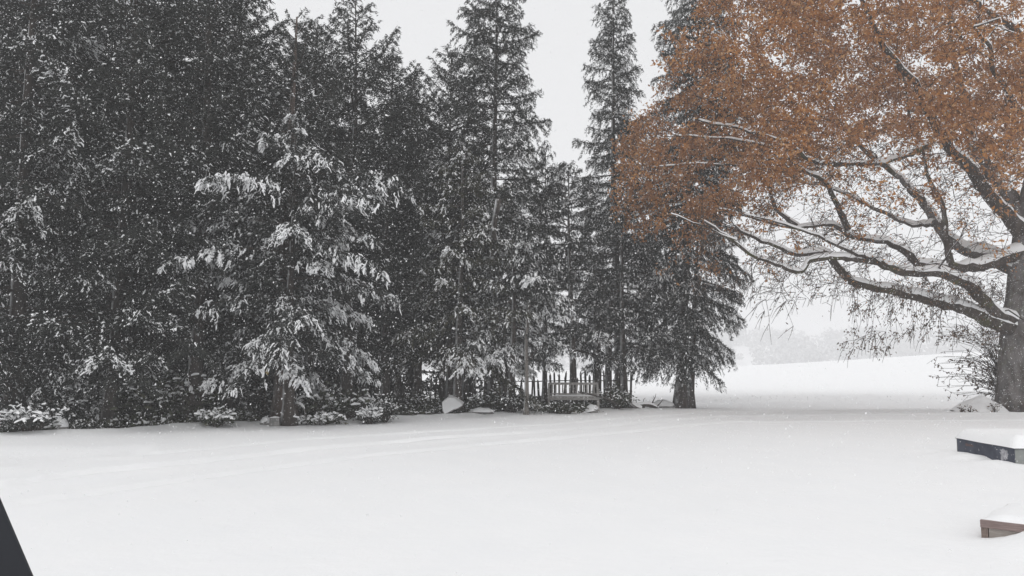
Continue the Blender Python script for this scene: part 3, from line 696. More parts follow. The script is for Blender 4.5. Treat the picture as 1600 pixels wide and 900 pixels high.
def leaf_clump(c, n_tw, reach, n_leaf, geo_leaf, geo_tw, size, down=0.1, bias=(0, 0, 0.1), wild=1.0):
    for k in range(n_tw):
        d = unit(rng.normal(0, wild, 3) * [1, 1, 0.75] + np.array(bias)); l = reach * rng.uniform(0.5, 1.2)
        t = np.linspace(0, 1, 4)[:, None]
        P = c + d * l * t + np.array([0, 0, -1]) * (down * l * t ** 2) + rng.normal(0, 0.02, (4, 3)) * t
        if k < 3: geo_tw.tube(P[[0, 2, 3]] - oak_base, np.array([0.008, 0.006, 0.004]), 3, cap=False)
        u = rng.uniform(0.1, 1.05, n_leaf)
        pos = c + d * l * u[:, None] + rng.normal(0, 0.07, (n_leaf, 3))
        dd = unit(d * 0.5 + rng.normal(0, 0.7, (n_leaf, 3)) + [0, 0, -0.35])
        leaf_soup(geo_leaf, pos - oak_base, dd, rng.uniform(0.6, 1.2, n_leaf) * size, rng.uniform(0.6, 1.1, n_leaf) * size * 0.52, rng)
for c, x, y in zip(C, qx, qy):
    inb = y < np.interp(x, [940, 990, 1050, 1120, 1180, 1250, 1300, 1360, 1450, 1530, 1600], [350, 365, 350, 335, 300, 262, 235, 215, 205, 235, 265])
    leaf_clump(c, 6 if inb else 4, 0.5, 9 if inb else 5, gL, gB, 0.14)
# bare twiggery under the crown
T = rng.uniform([1180, 215, 19.8], [1590, 470, 27.5], (760, 3)); T = np.array([at(*p) for p in T])
for P, rr in grow(T, 0.12):
    gB.tube(P - oak_base, np.maximum(rr * 0.8, 0.006), 3, cap=False)
for c in T: leaf_clump(c, 2, 0.5, 3 if rng.uniform() < .6 else 0, gL if rng.uniform() < .35 else gW, gB, 0.09, 0.4, (-0.6, -0.1, 0.1), 0.6)
# twigs that hang from the lower limbs, with a few shrivelled leaves
H = []
for x0, x1, y0, y1, n, ya, yb in ((1325, 1440, 440, 552, 46, 21.0, 23.0), (1170, 1245, 400, 520, 16, 20.2, 21.4), (1090, 1200, 360, 450, 34, 20.0, 21.5), (1440, 1560, 430, 530, 60, 22.2, 23.6), (1240, 1330, 420, 480, 10, 21, 22)):
    H += [at(rng.uniform(x0, x1), y0 + (y1 - y0) * rng.uniform() ** 1.5, rng.uniform(ya, yb)) for k in range(n)]
H = np.array(H)
for P, rr in grow(H, 0.07, 0.2, 0.0):
    gB.tube(P - oak_base, np.maximum(rr * 0.55, 0.005), 3, cap=False)
hx, hy = px_of(H)
for c, x in zip(H, hx):
    leaf_clump(c, 3, 0.4, 6 if x > 1300 else (1 if x > 1160 else 3), gW, gB, 0.09, 0.6, (-0.5, 0, -0.7), 0.5)
gB.build('branches', M['twig'], oak)['kind'] = 'stuff'
gS.build('snow', M['snow'], oak, smooth=True)['kind'] = 'stuff'
gL.build('leaves', M['oak_leaf'], oak)['kind'] = 'stuff'
gW.build('withered_backlit_leaves', M['withered_backlit_leaf'], oak)['kind'] = 'stuff'

# ------------------------------------------------------------------ shrubs and undergrowth
def shrub(name, label, px, Y, w, h, n, leaf, mat, snow, seed, stems=10, group=None, up=0.5, flat=1.0, depth=None, hollow=0.5):
    rng = np.random.default_rng(seed)
    p = at(px, 640, Y); org = np.array([p[0], Y, float(gz(p[0], Y)) + 0.0])
    root = thing(name, org, label, 'shrub', group)
    gs, gl, gw = Geo(), Geo(), Geo()
    dpt = depth or w
    tips = []
    for k in range(stems):
        a = rng.uniform(0, 2 * math.pi); r = math.sqrt(rng.uniform()) ; e = np.array([math.cos(a) * r * w / 2, math.sin(a) * r * dpt / 2, h * (1 - 0.55 * r * r) * rng.uniform(0.75, 1.05)])
        t = np.linspace(0, 1, 5)[:, None]
        P = np.array([e[0] * 0.2, e[1] * 0.2, -0.03]) * (1 - t) + e * t + np.array([0, 0, 1]) * (0.25 * h * t * (1 - t)) + rng.normal(0, 0.015, (5, 3))
        gs.tube(P, np.linspace(0.014, 0.005, 5), 4, cap=False); tips.append(P)
    T = np.concatenate([q[2:] for q in tips])
    idx = rng.integers(0, len(T), n)
    pos = T[idx] + rng.normal(0, 1, (n, 3)) * np.array([w, dpt, h]) * 0.11
    pos[:, 2] = np.maximum(pos[:, 2], 0.03)
    d = unit(rng.normal(0, 0.8, (n, 3)) * [1, 1, 0.6] + unit(pos * [1, 1, 0.2]) * 0.6 + [0, 0, up - 0.5])
    ln = leaf * rng.uniform(0.6, 1.25, n)
    leaf_soup(gl, pos, d, ln, ln * 0.42, rng, 0.12)
    gs.build('stems', M['twig'], root)['kind'] = 'stuff'
    gl.build('leaves', M[mat], root)['kind'] = 'stuff'
    if snow > 0:
        order = pos[:, 2] > np.quantile(pos[:, 2], 0.35)
        k = np.nonzero(order & (rng.uniform(0, 1, n) < snow))[0]
        t = np.linspace(0, 1, 4)[None, :, None]
        PP = pos[k][:, None] + d[k][:, None] * ln[k][:, None, None] * t * [1, 1, 0.8] + [0, 0, 0.012]
        snow_tents(gw, PP, leaf * 0.26 * rng.uniform(0.6, 1.4, len(k)), leaf * 0.2 * rng.uniform(0.6, 1.3, len(k)), rng)
        gw.build('snow', M['snow'], root)['kind'] = 'stuff'
    return root

shrub('shrub', 'big-leaved evergreen shrub with drooping snowy leaves between two left trunks', 255, 19.4, 2.3, 1.35, 900, 0.17, 'broad_leaf', 0.22, 101, 26)
shrub('shrub', 'low rounded shrub loaded with snow at the bottom left edge', 52, 16.9, 1.35, 0.55, 700, 0.11, 'needles_grey', 0.55, 102, 22)
shrub('shrub', 'straggling shrub with long arching snowy branches right of the brown trunk', 528, 20.8, 2.2, 0.85, 420, 0.2, 'broad_leaf', 0.3, 103, 26)
shrub('shrub', 'dark rounded evergreen shrub wearing a white snow cap', 601, 20.5, 0.85, 0.78, 1300, 0.075, 'needles_dark', 0.16, 104, 26)
shrub('shrub', 'small snow-laden tuft of a shrub left of the white-capped round shrub', 578, 20.0, 0.6, 0.42, 500, 0.09, 'needles_grey', 0.6, 105, 18)
shrub('shrub', 'flattened snowy plant on the bed edge between the pale trunk and block', 337, 18.6, 0.85, 0.35, 260, 0.16, 'broad_leaf', 0.6, 106, 14)
shrub('shrub', 'snow-covered low plant at the foot of the stout brown trunk', 500, 19.7, 1.1, 0.28, 260, 0.13, 'broad_leaf', 0.6, 107, 14)
shrub('shrub', 'dark low bush below the slatted bench', 880, 24.0, 1.8, 0.30, 700, 0.1, 'broad_leaf', 0.10, 108, 26, depth=0.5)
shrub('shrub', 'dark leafy bush at the fence end, left of the fallen branch', 962, 25.9, 1.1, 0.75, 800, 0.11, 'broad_leaf', 0.14, 109, 22)
shrub('shrub', 'dark dense bush left of the flat snow-topped rock', 655, 24.0, 1.6, 0.6, 900, 0.1, 'broad_leaf', 0.1, 110, 22, depth=0.8)
shrub('shrub', 'dark dense bush right of the flat snow-topped rock', 760, 24.0, 1.3, 0.62, 800, 0.1, 'broad_leaf', 0.12, 111, 22, depth=0.8)
shrub('shrub', 'dark bush left of the slim pale stem', 800, 23.7, 0.9, 0.5, 600, 0.1, 'needles_dark', 0.15, 112, 18, depth=0.6)
shrub('shrub', 'snow-dusted bush in the shade at the left edge, below the lowest boughs', 90, 19.3, 2.6, 1.2, 1300, 0.13, 'needles_grey', 0.24, 113, 28)
shrub('shrub', 'shaded bush between the slim black trunk and the brown trunk', 395, 21.5, 1.9, 1.0, 900, 0.12, 'needles_dark', 0.13, 114, 26)
shrub('shrub', 'shaded evergreen sapling right of the far left trunk, snow on its tips', 222, 19.9, 1.4, 1.75, 1000, 0.13, 'needles_dark', 0.26, 115, 26)

for k, (px, Y, w_, h_) in enumerate([(30, 23.0, 3.0, 2.2), (160, 23.4, 2.8, 2.0), (290, 24.0, 3.0, 2.3), (420, 24.6, 3.0, 2.2), (520, 25.6, 2.8, 2.0), (590, 26.6, 2.2, 1.7)]):
    shrub('shrub', ['shaded thicket behind the fence at the left picture edge', 'shaded thicket behind the fence left of the big-leaved shrub', 'shaded thicket behind the big-leaved shrub', 'shaded thicket behind the stout brown trunk', 'shaded thicket behind the arching snowy branches', 'shaded thicket behind the white-capped round shrub'][k], px, Y, w_, h_, 2200, 0.17, 'needles_dark', 0.1, 160 + k, 30, group='shaded thickets behind the fence', depth=1.3)

# bare shrub with shrivelled leaves beside the oak trunk
rng = np.random.default_rng(120)
sb = at(1568, 640, 25.2); sb[2] = float(gz(sb[0], 25.2))
sr = thing('bare_shrub', sb, 'tangle of bare shoots with shrivelled leaves left of the oak trunk', 'shrub')
gs, gl = Geo(), Geo()
for k in range(95):
    e = at(rng.uniform(1462, 1572), rng.uniform(490, 618), rng.uniform(24.6, 26.2)) - sb
    s0 = np.array([rng.uniform(-0.25, 0.25), rng.uniform(-.2, .2), 0]); t = np.linspace(0, 1, 7)[:, None]
    ctl = np.array([0.1, 0, e[2] * 0.9 + 0.3])
    P = (1 - t) ** 2 * s0 + 2 * t * (1 - t) * ctl + t * t * e + rng.normal(0, 0.02, (7, 3)) * t
    gs.tube(P, np.linspace(0.011, 0.005, 7), 3, cap=False)
    for j in range(3):
        b0 = P[rng.integers(3, 7)]; d = unit(rng.normal(0, 1, 3) + [-0.7, 0, -0.1]); l = rng.uniform(0.2, 0.5); t2 = np.linspace(0, 1, 3)[:, None]
        gs.tube(b0 + d * l * t2, np.linspace(0.006, 0.004, 3), 3, cap=False)
        n = rng.integers(2, 6); pos = b0 + d * l * rng.uniform(0.2, 1, (n, 1))
        leaf_soup(gl, pos, unit(rng.normal(0, 0.6, (n, 3)) + [0, 0, -0.6]), rng.uniform(0.06, 0.11, n), rng.uniform(0.035, 0.06, n), rng)
gs.build('stems', M['twig'], sr)['kind'] = 'stuff'
gl.build('leaves', M['withered_backlit_leaf'], sr)['kind'] = 'stuff'

# low ground cover through the bed
rng = np.random.default_rng(130)
n = 26000
x = rng.uniform(-16, 4.0, n); fy = bed_front(x)
y = fy + 0.55 + 0.25 * wob(x, x, 2) + rng.uniform(0, 1, n) ** 1.3 * np.where(x < -4.4, 6.0, 4.0)
hgt = (0.08 + 0.28 * np.clip(0.4 + wob(x, y, 1.3), 0, 1)) * sstep(0.3, 1.6, y - fy) * np.where(x < -4.4, 1.5, 1.0)
pos = np.stack([x, y, gz(x, y) + 0.03 + hgt * rng.uniform(0, 1, n)], -1)
d = unit(rng.normal(0, 1, (n, 3)) * [1, 1, 0.5] + [0, 0, 0.25]); ln = rng.uniform(0.06, 0.16, n)
g = Geo(); leaf_soup(g, pos, d, ln, ln * 0.5, rng, 0.15)
tag(g.build('ground_cover', M['broad_leaf']), 'dark low ground cover and dead leaves under the conifers', 'ground cover', kind='stuff')
k = rng.choice(n, 2600, replace=False); t = np.linspace(0, 1, 4)[None, :, None]
g = Geo(); snow_tents(g, pos[k][:, None] + d[k][:, None] * ln[k][:, None, None] * t * [1, 1, .4] + [0, 0, 0.015], rng.uniform(0.015, 0.045, 2600), rng.uniform(0.012, 0.035, 2600), rng)
tag(g.build('bed_snow', M['snow']), 'flecks of snow caught on the ground cover under the conifers', 'snow', kind='stuff')

# dead grass stalks along the near bank of the field
rng = np.random.default_rng(135)
n = 260; x = rng.uniform(4, 34, n); y = 33.6 - 0.5 * np.sin(x * 0.31) - 0.3 * np.sin(x * 0.83 + 1) + rng.normal(0, 0.35, n)
p0 = np.stack([x, y, gz(x, y) - 0.02], -1); ht = rng.uniform(0.03, 0.09, n)
tp = p0 + np.stack([rng.normal(0, 0.05, n), rng.normal(0, 0.05, n), ht], -1); wv = np.stack([rng.uniform(0.006, 0.014, n), rng.normal(0, .005, n), 0 * x], -1)
g = Geo(); g.tris_soup(p0 - wv, p0 + wv, tp)
tag(g.build('grass', M['litter']), 'dead grass tips along the near edge of the field', 'grass', kind='stuff')

# ------------------------------------------------------------------ picket fence
A = at(60, 640, 21.6); B = at(986, 640, 28.6)
rng = np.random.default_rng(140)
fdir = unit((B - A) * [1, 1, 0]); flen = np.linalg.norm((B - A)[:2]); frz = math.atan2(fdir[1], fdir[0])
f0 = np.array([A[0], A[1], float(gz(A[0], A[1]))])
fence = thing('picket_fence', f0, 'rustic fence of uneven dark pickets running behind the trees', 'fence', rz=frz)
def picket_mesh(k):
    r = np.random.default_rng(k); h = 1.0
    g = Geo(); w, t = 0.034, 0.016
    v = [(-w, -t, 0), (w, -t, 0), (w, t, 0), (-w, t, 0), (-w * .9, -t, h * .93), (w * .9, -t, h * .93), (w * .9, t, h * .93), (-w * .9, t, h * .93), (r.uniform(-.4, .4) * w, -t * .8, h), (r.uniform(-.4, .4) * w, t * .8, h)]
    g.add(v, quads=[(3, 2, 1, 0), (0, 1, 5, 4), (2, 3, 7, 6), (1, 2, 6, 5), (3, 0, 4, 7), (5, 6, 9, 8), (7, 4, 8, 9)], tris=[(4, 5, 8), (6, 7, 9)])
    o = g.build('picket', M['fence_wood']); me = o.data; bpy.data.objects.remove(o)
    return me
pm = [picket_mesh(k) for k in range(6)]
s, zl = 0.0, []
while s < flen:
    o = bpy.data.objects.new('picket', pm[rng.integers(0, 6)]); COL.objects.link(o); o.parent = fence
    wx, wy = A[0] + fdir[0] * s, A[1] + fdir[1] * s
    o.location = (s, rng.normal(0, 0.008), float(gz(wx, wy)) - f0[2] - 0.04)
    o.rotation_euler = (rng.normal(0, 0.03), rng.normal(0, 0.075), rng.normal(0, 0.15))
    o.scale = (rng.uniform(0.8, 1.25), 1, rng.uniform(1.0, 1.38))
    s += 0.15 * rng.uniform(0.85, 1.2)
ss = np.linspace(0, flen, 30); zz = gz(A[0] + fdir[0] * ss, A[1] + fdir[1] * ss) - f0[2]
for hh in (0.3, 0.92):
    g = Geo(); g.tube(np.stack([ss, ss * 0 + 0.035, zz + hh + 0.012 * np.sin(ss * 2)], -1), ss * 0 + 0.018, 5)
    g.build('rail', M['fence_wood'], fence)

# ------------------------------------------------------------------ bench
bY = 24.9; bp = at(896, 640, bY); bz = float(gz(bp[0], bY))
bench = thing('bench', (bp[0], bY, bz), 'weathered slatted garden bench in front of the fence', 'bench', rz=-0.06)
W = 1.62
def part(name, boxes, mat, parent, smooth=False):
    g = Geo()
    for bx_ in boxes: g.box(*bx_)
    return g.build(name, mat, parent, smooth)
for sx in (-1, 1):
    part('leg', [((sx * (W / 2 - .03), -0.24, 0.31), (0.06, 0.06, 0.66))], M['bench_wood'], bench)
    part('leg', [((sx * (W / 2 - .03), 0.24, 0.42), (0.06, 0.06, 0.88))], M['bench_wood'], bench)
    part('armrest', [((sx * (W / 2 - .03), -0.02, 0.655), (0.08, 0.56, 0.03))], M['bench_wood'], bench)
part('top_rail', [((0, 0.242, 0.83), (W - .124, 0.045, 0.075))], M['bench_wood'], bench)
part('bottom_rail', [((0, 0.242, 0.50), (W - .124, 0.045, 0.05))], M['bench_wood'], bench)
for k in range(13):
    part('slat', [((-W / 2 + 0.14 + k * (W - .28) / 12, 0.242, 0.66), (0.048, 0.02, 0.262))], M['bench_wood'], bench)
for k in range(5):
    part('seat_slat', [((0, -0.215 + k * 0.095, 0.435), (W - .124, 0.08, 0.025))], M['bench_wood'], bench)
part('apron', [((0, -0.245, 0.37), (W - .124, 0.03, 0.085))], M['bench_wood'], bench)
rng = np.random.default_rng(150)
def snow_pad(geo, x0, x1, y0, y1, z, h, rng, n=14, m=8, r=0.35):
    """a rounded pillow of snow"""
    u = np.linspace(0, 1, n); v = np.linspace(0, 1, m); U, V = np.meshgrid(u, v)
    e = np.minimum(1, np.minimum(U, 1 - U) * n / 3.2) ** r * np.minimum(1, np.minimum(V, 1 - V) * m / 3.2) ** r
    Zz = z + h * e * (1 + 0.14 * np.sin(U * 7 + 1) * np.cos(V * 5) + rng.normal(0, 0.02, U.shape))
    Xx = x0 + (x1 - x0) * U + 0.012 * np.sin(V * 9 + U * 13); Yy = y0 + (y1 - y0) * V
    i = np.arange(m - 1)[:, None] * n; j = np.arange(n - 1)[None]
    geo.add(np.stack([Xx, Yy, Zz], -1).reshape(-1, 3), quads=np.stack([i + j, i + j + 1, i + n + j + 1, i + n + j], -1).reshape(-1, 4))
g = Geo(); snow_pad(g, -W / 2 + .08, W / 2 - .08, -0.24, 0.2, 0.44, 0.045, rng); g.build('snow', M['snow'], bench, smooth=True)

# ------------------------------------------------------------------ rocks, block, branches
def rock(name, label, px, Y, size, seed, snow=True, cat='rock', lift=0.0, tilt=0.0, mat='stone', rough=0.10):
    rng = np.random.default_rng(seed)
    p = at(px, 640, Y); org = np.array([p[0], Y, float(gz(p[0], Y)) + lift])
    root = thing(name, org, label, cat)
    n, m = 14, 8
    th = np.arange(n) / n * 2 * math.pi; ph = np.linspace(-0.35, math.pi / 2, m)
    lump = 1 + rng.normal(0, rough, (m, n))
    V = np.stack([np.cos(ph)[:, None] * np.cos(th) * size[0] / 2, np.cos(ph)[:, None] * np.sin(th) * size[1] / 2, np.sin(ph)[:, None] * np.ones(n) * size[2]], -1) * lump[..., None]
    V[..., 2] += tilt * V[..., 0]
    i = np.arange(m - 1)[:, None] * n; j = np.arange(n)[None]; k = (j + 1) % n
    q = np.stack([i + j, i + k, i + n + k, i + n + j], -1).reshape(-1, 4)
    g = Geo(); g.add(V.reshape(-1, 3), quads=q); g.build('stone', M[mat], root)
    if snow:
        S = V[2:].copy() * 1.03; S[..., 2] += 0.05 * size[2] + 0.045 * np.linspace(0.2, 1, m - 2)[:, None] + rng.normal(0, 0.004, S.shape[:2])
        i = np.arange(m - 3)[:, None] * n
        g = Geo(); g.add(S.reshape(-1, 3), quads=np.stack([i + j, i + k, i + n + k, i + n + j], -1).reshape(-1, 4)); g.build('snow', M['snow'], root, smooth=True)
    return root
# the flat rock is propped on a smaller stone and overhangs on its right
rr_ = thing('flat_rock', (*at(706, 640, 23.3)[:2], float(gz(*at(706, 640, 23.3)[:2]))), 'flat pointed rock slab propped up, topped with grey-white snow', 'rock')
rng = np.random.default_rng(33)
out2 = np.array([(-0.26, 0.1), (-0.30, 0.33), (-0.12, 0.47), (0.08, 0.45), (0.2, 0.36), (0.33, 0.24), (0.2, 0.16), (0.06, 0.12), (-0.1, 0.03), (-0.2, 0.0)])
def slab(outline, d0, d1, bulge):
    n = len(outline); g = Geo()
    f = np.column_stack([outline[:, 0], np.full(n, d0) + bulge * (outline[:, 1] - 0.2), outline[:, 1]]); b_ = f + [0.03, d1 - d0, 0.06]
    cf = f.mean(0) + [0, -0.03, 0]; cb = b_.mean(0)
    V = np.vstack([f, b_, [cf], [cb]]); j = np.arange(n); k = (j + 1) % n
    g.add(V, quads=np.stack([j, j + n, k + n, k], -1), tris=np.concatenate([np.stack([j, k, np.full(n, 2 * n)], -1), np.stack([k + n, j + n, np.full(n, 2 * n + 1)], -1)]))
    return g
slab(out2, -0.16, 0.35, 0.85).build('slab', M['stone'], rr_)
so = (out2 - out2.mean(0)) * 0.96 + out2.mean(0) + [0, 0.02]
slab(so, -0.195, 0.25, 0.85).build('snow', M['snow'], rr_)
rock('rock', 'low rounded snow-covered hump on the bed edge right of the flat rock', 752, 23.3, (0.75, 0.5, 0.10), 201)
rock('rock', 'small snow-capped stone between the pale stem and the bench', 834, 24.3, (0.5, 0.4, 0.26), 202)
rock('rock', 'snow-topped angular stone under the right end of the bench', 924, 24.6, (0.45, 0.4, 0.18), 203, tilt=0.3)
rock('rock', 'small snowy stone beside the square block by the brown trunk', 416, 19.4, (0.3, 0.25, 0.13), 204)
rock('rock', 'grey snow-dusted stone cut off by the left picture edge', 5, 17.2, (0.75, 0.5, 0.24), 205)
rock('rock', 'low snowy stone right of the loaded shrub at bottom left', 96, 17.4, (0.36, 0.3, 0.2), 206)
rock('rock', 'long low stone under snow at the foot of the twin-trunked spruce', 1034, 27.6, (0.9, 0.5, 0.2), 207)
mp = at(1538, 640, 24.1); mo = np.array([mp[0], 24.1, float(gz(mp[0], 24.1))])
md = thing('snow_mound', mo, 'peaked mound of snow against the oak trunk', 'mound')
u = np.linspace(-1, 1, 25); U, V = np.meshgrid(u, u)
rr2 = np.sqrt((U + 0.1) ** 2 + V ** 2 + 0.004)
Zm = 0.56 * np.clip(1 - rr2, 0, 1) ** 0.9 * (1 + 0.12 * np.sin(U * 9 + V * 4) * np.sin(V * 7)) - 0.05
g = Geo(); i = np.arange(24)[:, None] * 25; j = np.arange(24)[None]
g.add(np.stack([U * 1.0, V * 0.75, Zm], -1).reshape(-1, 3), quads=np.stack([i + j, i + j + 1, i + 26 + j, i + 25 + j], -1).reshape(-1, 4)); g.build('snow', M['snow_ground'], md, smooth=True)
for k, (px, w_, lab) in enumerate([(1502, 0.22, 'tiny dark leaf tuft at the left tip of the oak snow mound'), (1517, 0.3, 'dark leaf tuft poking from the front of the oak snow mound'), (1554, 0.4, 'dark leaf tuft between the snow mound and the oak trunk')]):
    shrub('leaf_tuft', lab, px, 23.4, w_, 0.16 + 0.05 * k, 60, 0.08, 'withered_backlit_leaf', 0.3, 210 + k, 6)
# square block
p = at(430, 640, 19.2)
blk = thing('wood_block', (p[0], 19.2, float(gz(p[0], 19.2))), 'small square grey block at the foot of the brown trunk', 'block', rz=0.15)
part('block', [((0, 0, 0.09), (0.24, 0.2, 0.22), None, 0.97)], M['stone'], blk)
g = Geo(); snow_pad(g, -.12, .12, -.1, .1, 0.2, 0.03, rng, 8, 8); g.build('snow', M['snow'], blk, smooth=True)

def fallen(label, pts, r0, r1, seed, twigs, snow=True):
    rng = np.random.default_rng(seed)
    P = smooth_path(path_px(pts), 16); org = P[0].copy(); org[2] = float(gz(P[0, 0], P[0, 1]))
    root = thing('fallen_branch', org, label, 'branch')
    R = np.linspace(r0, r1, 16)
    g = Geo(); g.tube(P - org, R, 7, 0.08, rng); g.build('stem', M['bark'], root, smooth=True)
    g = Geo()
    for k in range(twigs):
        i = rng.integers(2, 15); d = unit(rng.normal(0, .5, 3) + [0.2, 0, 0.8]); l = rng.uniform(0.2, 0.6); t = np.linspace(0, 1, 5)[:, None]
        g.tube(P[i] - org + d * l * t + rng.normal(0, 0.02, (5, 3)) * t, np.linspace(r1 * .6, 0.005, 5), 4, cap=False)
    if twigs: g.build('twigs', M['twig'], root)['kind'] = 'stuff'
    if snow:
        g = Geo(); limb_snow(g, P - org, R, rng, 0.8, 2.0); g.build('snow', M['snow'], root, smooth=True)
fallen('fallen branch with upright twig on the snow left of the twin trunks', [(985, 638, 26.6), (1000, 634, 26.6), (1015, 633, 26.7), (1028, 638, 26.8)], 0.09, 0.045, 220, 5)
fallen('snowy root-like branch curving down at the fence end', [(980, 615, 26.6), (984, 628, 26.5), (993, 636, 26.4), (1002, 639, 26.4)], 0.10, 0.05, 221, 0)
fallen('dark branch leaning against the right end of the bench', [(903, 612, 24.5), (925, 617, 24.5), (945, 622, 24.6), (965, 631, 24.7)], 0.03, 0.025, 222, 2, False)
fallen('arched snow-covered twig springing beside the stout brown trunk', [(458, 633, 19.7), (466, 632, 19.6), (475, 638, 19.5), (478, 652, 19.5)], 0.022, 0.018, 223, 0)
# yellow leaf on a stem
yl = at(418, 580, 19.6); ys = thing('dry_plant', (yl[0], 19.6, float(gz(yl[0], 19.6))), 'thin dry stalk with one yellow leaf left of the brown trunk', 'plant')
h = yl[2] - float(gz(yl[0], 19.6))
g = Geo(); t = np.linspace(0, 1, 6); g.tube(np.stack([-0.05 * np.sin(t * 3), 0 * t, t * (h + .1)], -1), np.linspace(0.009, 0.005, 6), 4); g.build('stem', M['twig'], ys)
g = Geo(); V = [(0, 0, .1), (-0.045, -0.02, 0.02), (-0.05, -.025, -0.05), (0, -0.005, -0.1), (0.045, -0.02, -0.04), (0.04, -.015, 0.03), (0, 0.01, 0)]
g.add(np.array(V) + [0.01, -0.01, h], tris=[(0, 1, 6), (1, 2, 6), (2, 3, 6), (3, 4, 6), (4, 5, 6), (5, 0, 6)]); g.build('leaf', M['yellow_leaf'], ys)

# ------------------------------------------------------------------ blue box under snow
gzb = float(base_z(7.6, 12.4))
box = thing('low_box', (7.55, 11.8, gzb), 'low dark blue box with grey end, buried in snow under a thick white cap', 'box', rz=-0.048)
BW, BL, BH = 1.25, 1.65, 0.235
def panel(name, c, s, mat): return part(name, [(c, s)], mat, box)
panel('side_panel', (0.012, BL / 2, BH / 2 - .1), (0.024, BL, BH + .2), M['blue_paint'])
panel('side_panel', (BW - 0.012, BL / 2, BH / 2 - .1), (0.024, BL, BH + .2), M['blue_paint'])
panel('end_panel', (BW / 2, -0.009, BH / 2 - .103), (BW - .002, 0.016, BH + .2), M['grey_panel'])
panel('end_panel', (BW / 2, BL + 0.009, BH / 2 - .103), (BW - .002, 0.016, BH + .2), M['grey_panel'])
panel('lid', (BW / 2, BL / 2, BH + 0.010), (BW + .03, BL + .05, 0.016), M['blue_paint'])
def blotch(cy, cz, sy, sz, mat, seed, name):
    r = np.random.default_rng(seed); n = 28; th = np.arange(n) / n * 2 * math.pi; rad_ = r.uniform(0.72, 1.12, n) / (np.abs(np.cos(th)) ** 5 + np.abs(np.sin(th)) ** 5) ** 0.2
    P = np.column_stack([np.full(n, -0.003), cy + sy * np.cos(th) * rad_, cz + sz * np.sin(th) * rad_]); Q_ = P + [0.0024, 0, 0]
    j = np.arange(n); k = (j + 1) % n
    g = Geo(); g.add(np.vstack([P, Q_, [[-0.003, cy, cz]]]), quads=np.stack([j, j + n, k + n, k], -1), tris=np.stack([k, j, np.full(n, 2 * n)], -1))
    return g.build(name, mat, box)
blotch(0.27, 0.12, 0.105, 0.085, M['faded_mark'], 1, 'faded_mark')['label'] = 'pale blotchy worn mark near the corner'
blotch(1.27, 0.165, 0.13, 0.022, M['rust_mark'], 2, 'faded_mark')['label'] = 'faint reddish worn mark at the far end'
g = Geo(); snow_pad(g, -0.035, BW + .035, -0.05, BL + .05, BH + .012, 0.17, np.random.default_rng(8), 30, 36, 0.55)
g.build('snow_cap', M['snow_ground'], box, smooth=True)

# ------------------------------------------------------------------ timber edging in the foreground
tb = np.array([4.046, 6.85]); tz = float(base_z(*tb)) - 0.02
timber = thing('timber_edging', (4.046, 6.85, tz), 'weathered reddish-brown timber edging corner emerging from the snow', 'timber edging', rz=-math.radians(43))
part('plank', [((0.75, 0.02, 0.155), (1.5, 0.045, 0.062), np.array([[1, 0, 0.0], [0, 1, 0], [0, 0, 1]]))], M['plank_red'], timber)
pg = part('plank', [((0.78, 0.03, 0.045), (1.44, 0.045, 0.13), np.array([[math.cos(.02), 0, math.sin(.02)], [0, 1, 0], [-math.sin(.02), 0, math.cos(.02)]]))], M['plank_grey'], timber)
pg['label'] = 'lower grey plank'
part('corner_post', [((0.028, 0.045, 0.055), (0.052, 0.075, 0.15))], M['end_grain'], timber)
part('plank', [((0.0225, 0.60, 0.09), (0.045, 1.03, 0.17))], M['plank_red'], timber)
g = Geo(); snow_pad(g, -0.02, 1.6, 0.008, 1.2, 0.17, 0.055, np.random.default_rng(9), 30, 26, 0.6); g.build('snow_cap', M['snow_ground'], timber, smooth=True)

# ------------------------------------------------------------------ the parked car the view is taken from: its windscreen pillar shows bottom left
pc = at(60, 925, 0.72)
car = thing('car_window_frame', (pc[0], 0.72, 0.28), 'dark grey car window pillar slanting across the bottom left corner', 'car')
lo_, hi_ = at(72, 960, 0.70), at(-135, 470, 0.98)
ax = unit(hi_ - lo_); base_o = np.array(car.location)
def bar(name, off, w, d, mat, a=lo_, b_=hi_):
    n = 10; t = np.linspace(0, 1, n)
    P = a + (b_ - a) * t[:, None]
    sd = unit(np.cross(ax, [0, 1, 0])); fw = np.cross(sd, ax)
    prof = [(-w, -d), (-w * .6, -d * 1.15), (w * .6, -d * 1.15), (w, -d * .7), (w, d * .7), (w * .6, d), (-w * .6, d), (-w, d * .7)]
    m = len(prof)
    V = np.array([[p + sd * (off + q[0]) + fw * q[1] for q in prof] for p in P]) - base_o
    i = np.arange(n - 1)[:, None] * m; j = np.arange(m)[None]; k = (j + 1) % m
    g = Geo(); g.add(V.reshape(-1, 3), quads=np.stack([i + j, i + k, i + m + k, i + m + j], -1).reshape(-1, 4)); return g.build(name, mat, car, smooth=False)
side_sign = 1 if unit(np.cross(ax, [0, 1, 0]))[0] > 0 else -1
bar('pillar', -side_sign * 0.0185, 0.0085, 0.02, M['car_plastic'])
bar('seal_strip', -side_sign * 0.0305, 0.0033, 0.016, M['car_rubber'])
bar('trim', -side_sign * 0.064, 0.030, 0.024, M['car_trim'])
g = Geo(); g.box(np.array([-0.55, 0.76, 0.72]) - base_o, (1.5, 0.12, 0.72)); g.build('door_panel', M['car_plastic'], car)

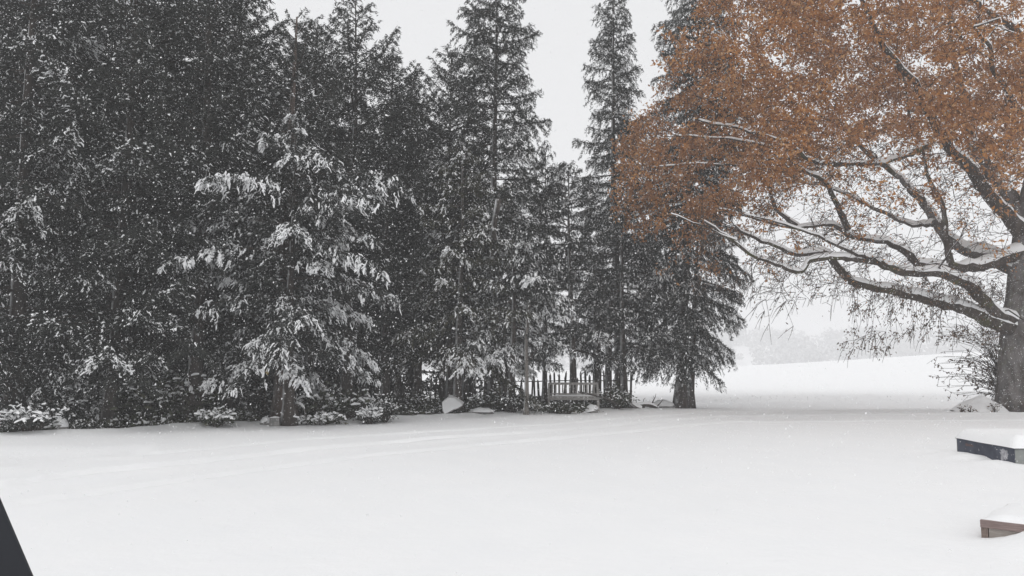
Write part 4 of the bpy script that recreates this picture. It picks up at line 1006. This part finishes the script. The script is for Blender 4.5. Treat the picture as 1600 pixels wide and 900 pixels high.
# ------------------------------------------------------------------ far wood, lost in the snowfall
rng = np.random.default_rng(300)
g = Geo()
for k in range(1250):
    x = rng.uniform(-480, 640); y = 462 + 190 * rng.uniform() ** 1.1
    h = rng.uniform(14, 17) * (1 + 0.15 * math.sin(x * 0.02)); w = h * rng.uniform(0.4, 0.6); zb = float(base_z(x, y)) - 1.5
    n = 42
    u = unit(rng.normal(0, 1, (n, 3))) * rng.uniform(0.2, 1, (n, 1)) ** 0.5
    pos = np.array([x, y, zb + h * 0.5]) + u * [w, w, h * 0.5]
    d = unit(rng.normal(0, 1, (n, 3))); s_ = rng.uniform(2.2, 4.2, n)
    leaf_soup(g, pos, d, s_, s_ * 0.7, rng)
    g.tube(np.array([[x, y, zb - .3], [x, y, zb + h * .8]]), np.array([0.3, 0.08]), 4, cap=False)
tag(g.build('far_treeline', M['frosted_hazy_wood']), 'far wood behind the field, faint in the falling snow', 'wood', kind='stuff')

# ------------------------------------------------------------------ falling snow and the air it fills
rng = np.random.default_rng(400)
def flakes(n, x0, x1, y0, y1, z0, z1, s0, s1):
    c = rng.uniform([x0, y0, z0], [x1, y1, z1], (n, 3))
    c = c[(np.abs(c[:, 0]) < 0.78 * c[:, 1] + 1.5) & (c[:, 2] > gz(c[:, 0], c[:, 1]) + 0.05) & (c[:, 2] < 1.5 + 0.55 * c[:, 1] + 1)]
    n = len(c)
    s = np.exp(rng.uniform(math.log(s0), math.log(s1), n))
    fall = unit(np.array([-0.45, -0.1, -0.85]) + rng.normal(0, 0.25, (n, 3)))
    a = unit(np.cross(fall, rng.normal(0, 1, (n, 3)))); b2 = np.cross(fall, a)
    el = rng.uniform(0.9, 1.6, n)
    v = np.stack([c + fall * (s * el)[:, None], c + a * (s * rng.uniform(.6, 1, n))[:, None] + b2 * (s * .3)[:, None], c - fall * (s * el)[:, None], c - a * (s * rng.uniform(.6, 1, n))[:, None] + b2 * (s * .3)[:, None]], 1)
    b = np.arange(n)[:, None] * 4
    return v.reshape(-1, 3), np.concatenate([b + [[0, 1, 2]], b + [[0, 2, 3]]], 0)
g = Geo()
v, t = flakes(230000, -16, 18, 4.5, 22, 0, 13, 0.003, 0.0075); g.add(v, tris=t)
fl = g.build('falling_snow', M['snow']); tag(fl, 'snowflakes drifting down through the air', 'snow', kind='stuff')

m = bpy.data.materials.new('haze'); m.use_nodes = True; nt = m.node_tree; nt.nodes.clear()
ho = nt.nodes.new('ShaderNodeOutputMaterial'); pv = nt.nodes.new('ShaderNodeVolumePrincipled')
pv.inputs['Color'].default_value = (0.97, 0.97, 0.98, 1); pv.inputs['Density'].default_value = 0.0024; pv.inputs['Anisotropy'].default_value = 0.0
nt.links.new(pv.outputs['Volume'], ho.inputs['Volume'])
g = Geo(); g.box((0, 420, 20), (1900, 1000, 60))
tag(g.build('haze', m), 'grey-white air thick with falling snow', 'haze', kind='stuff')
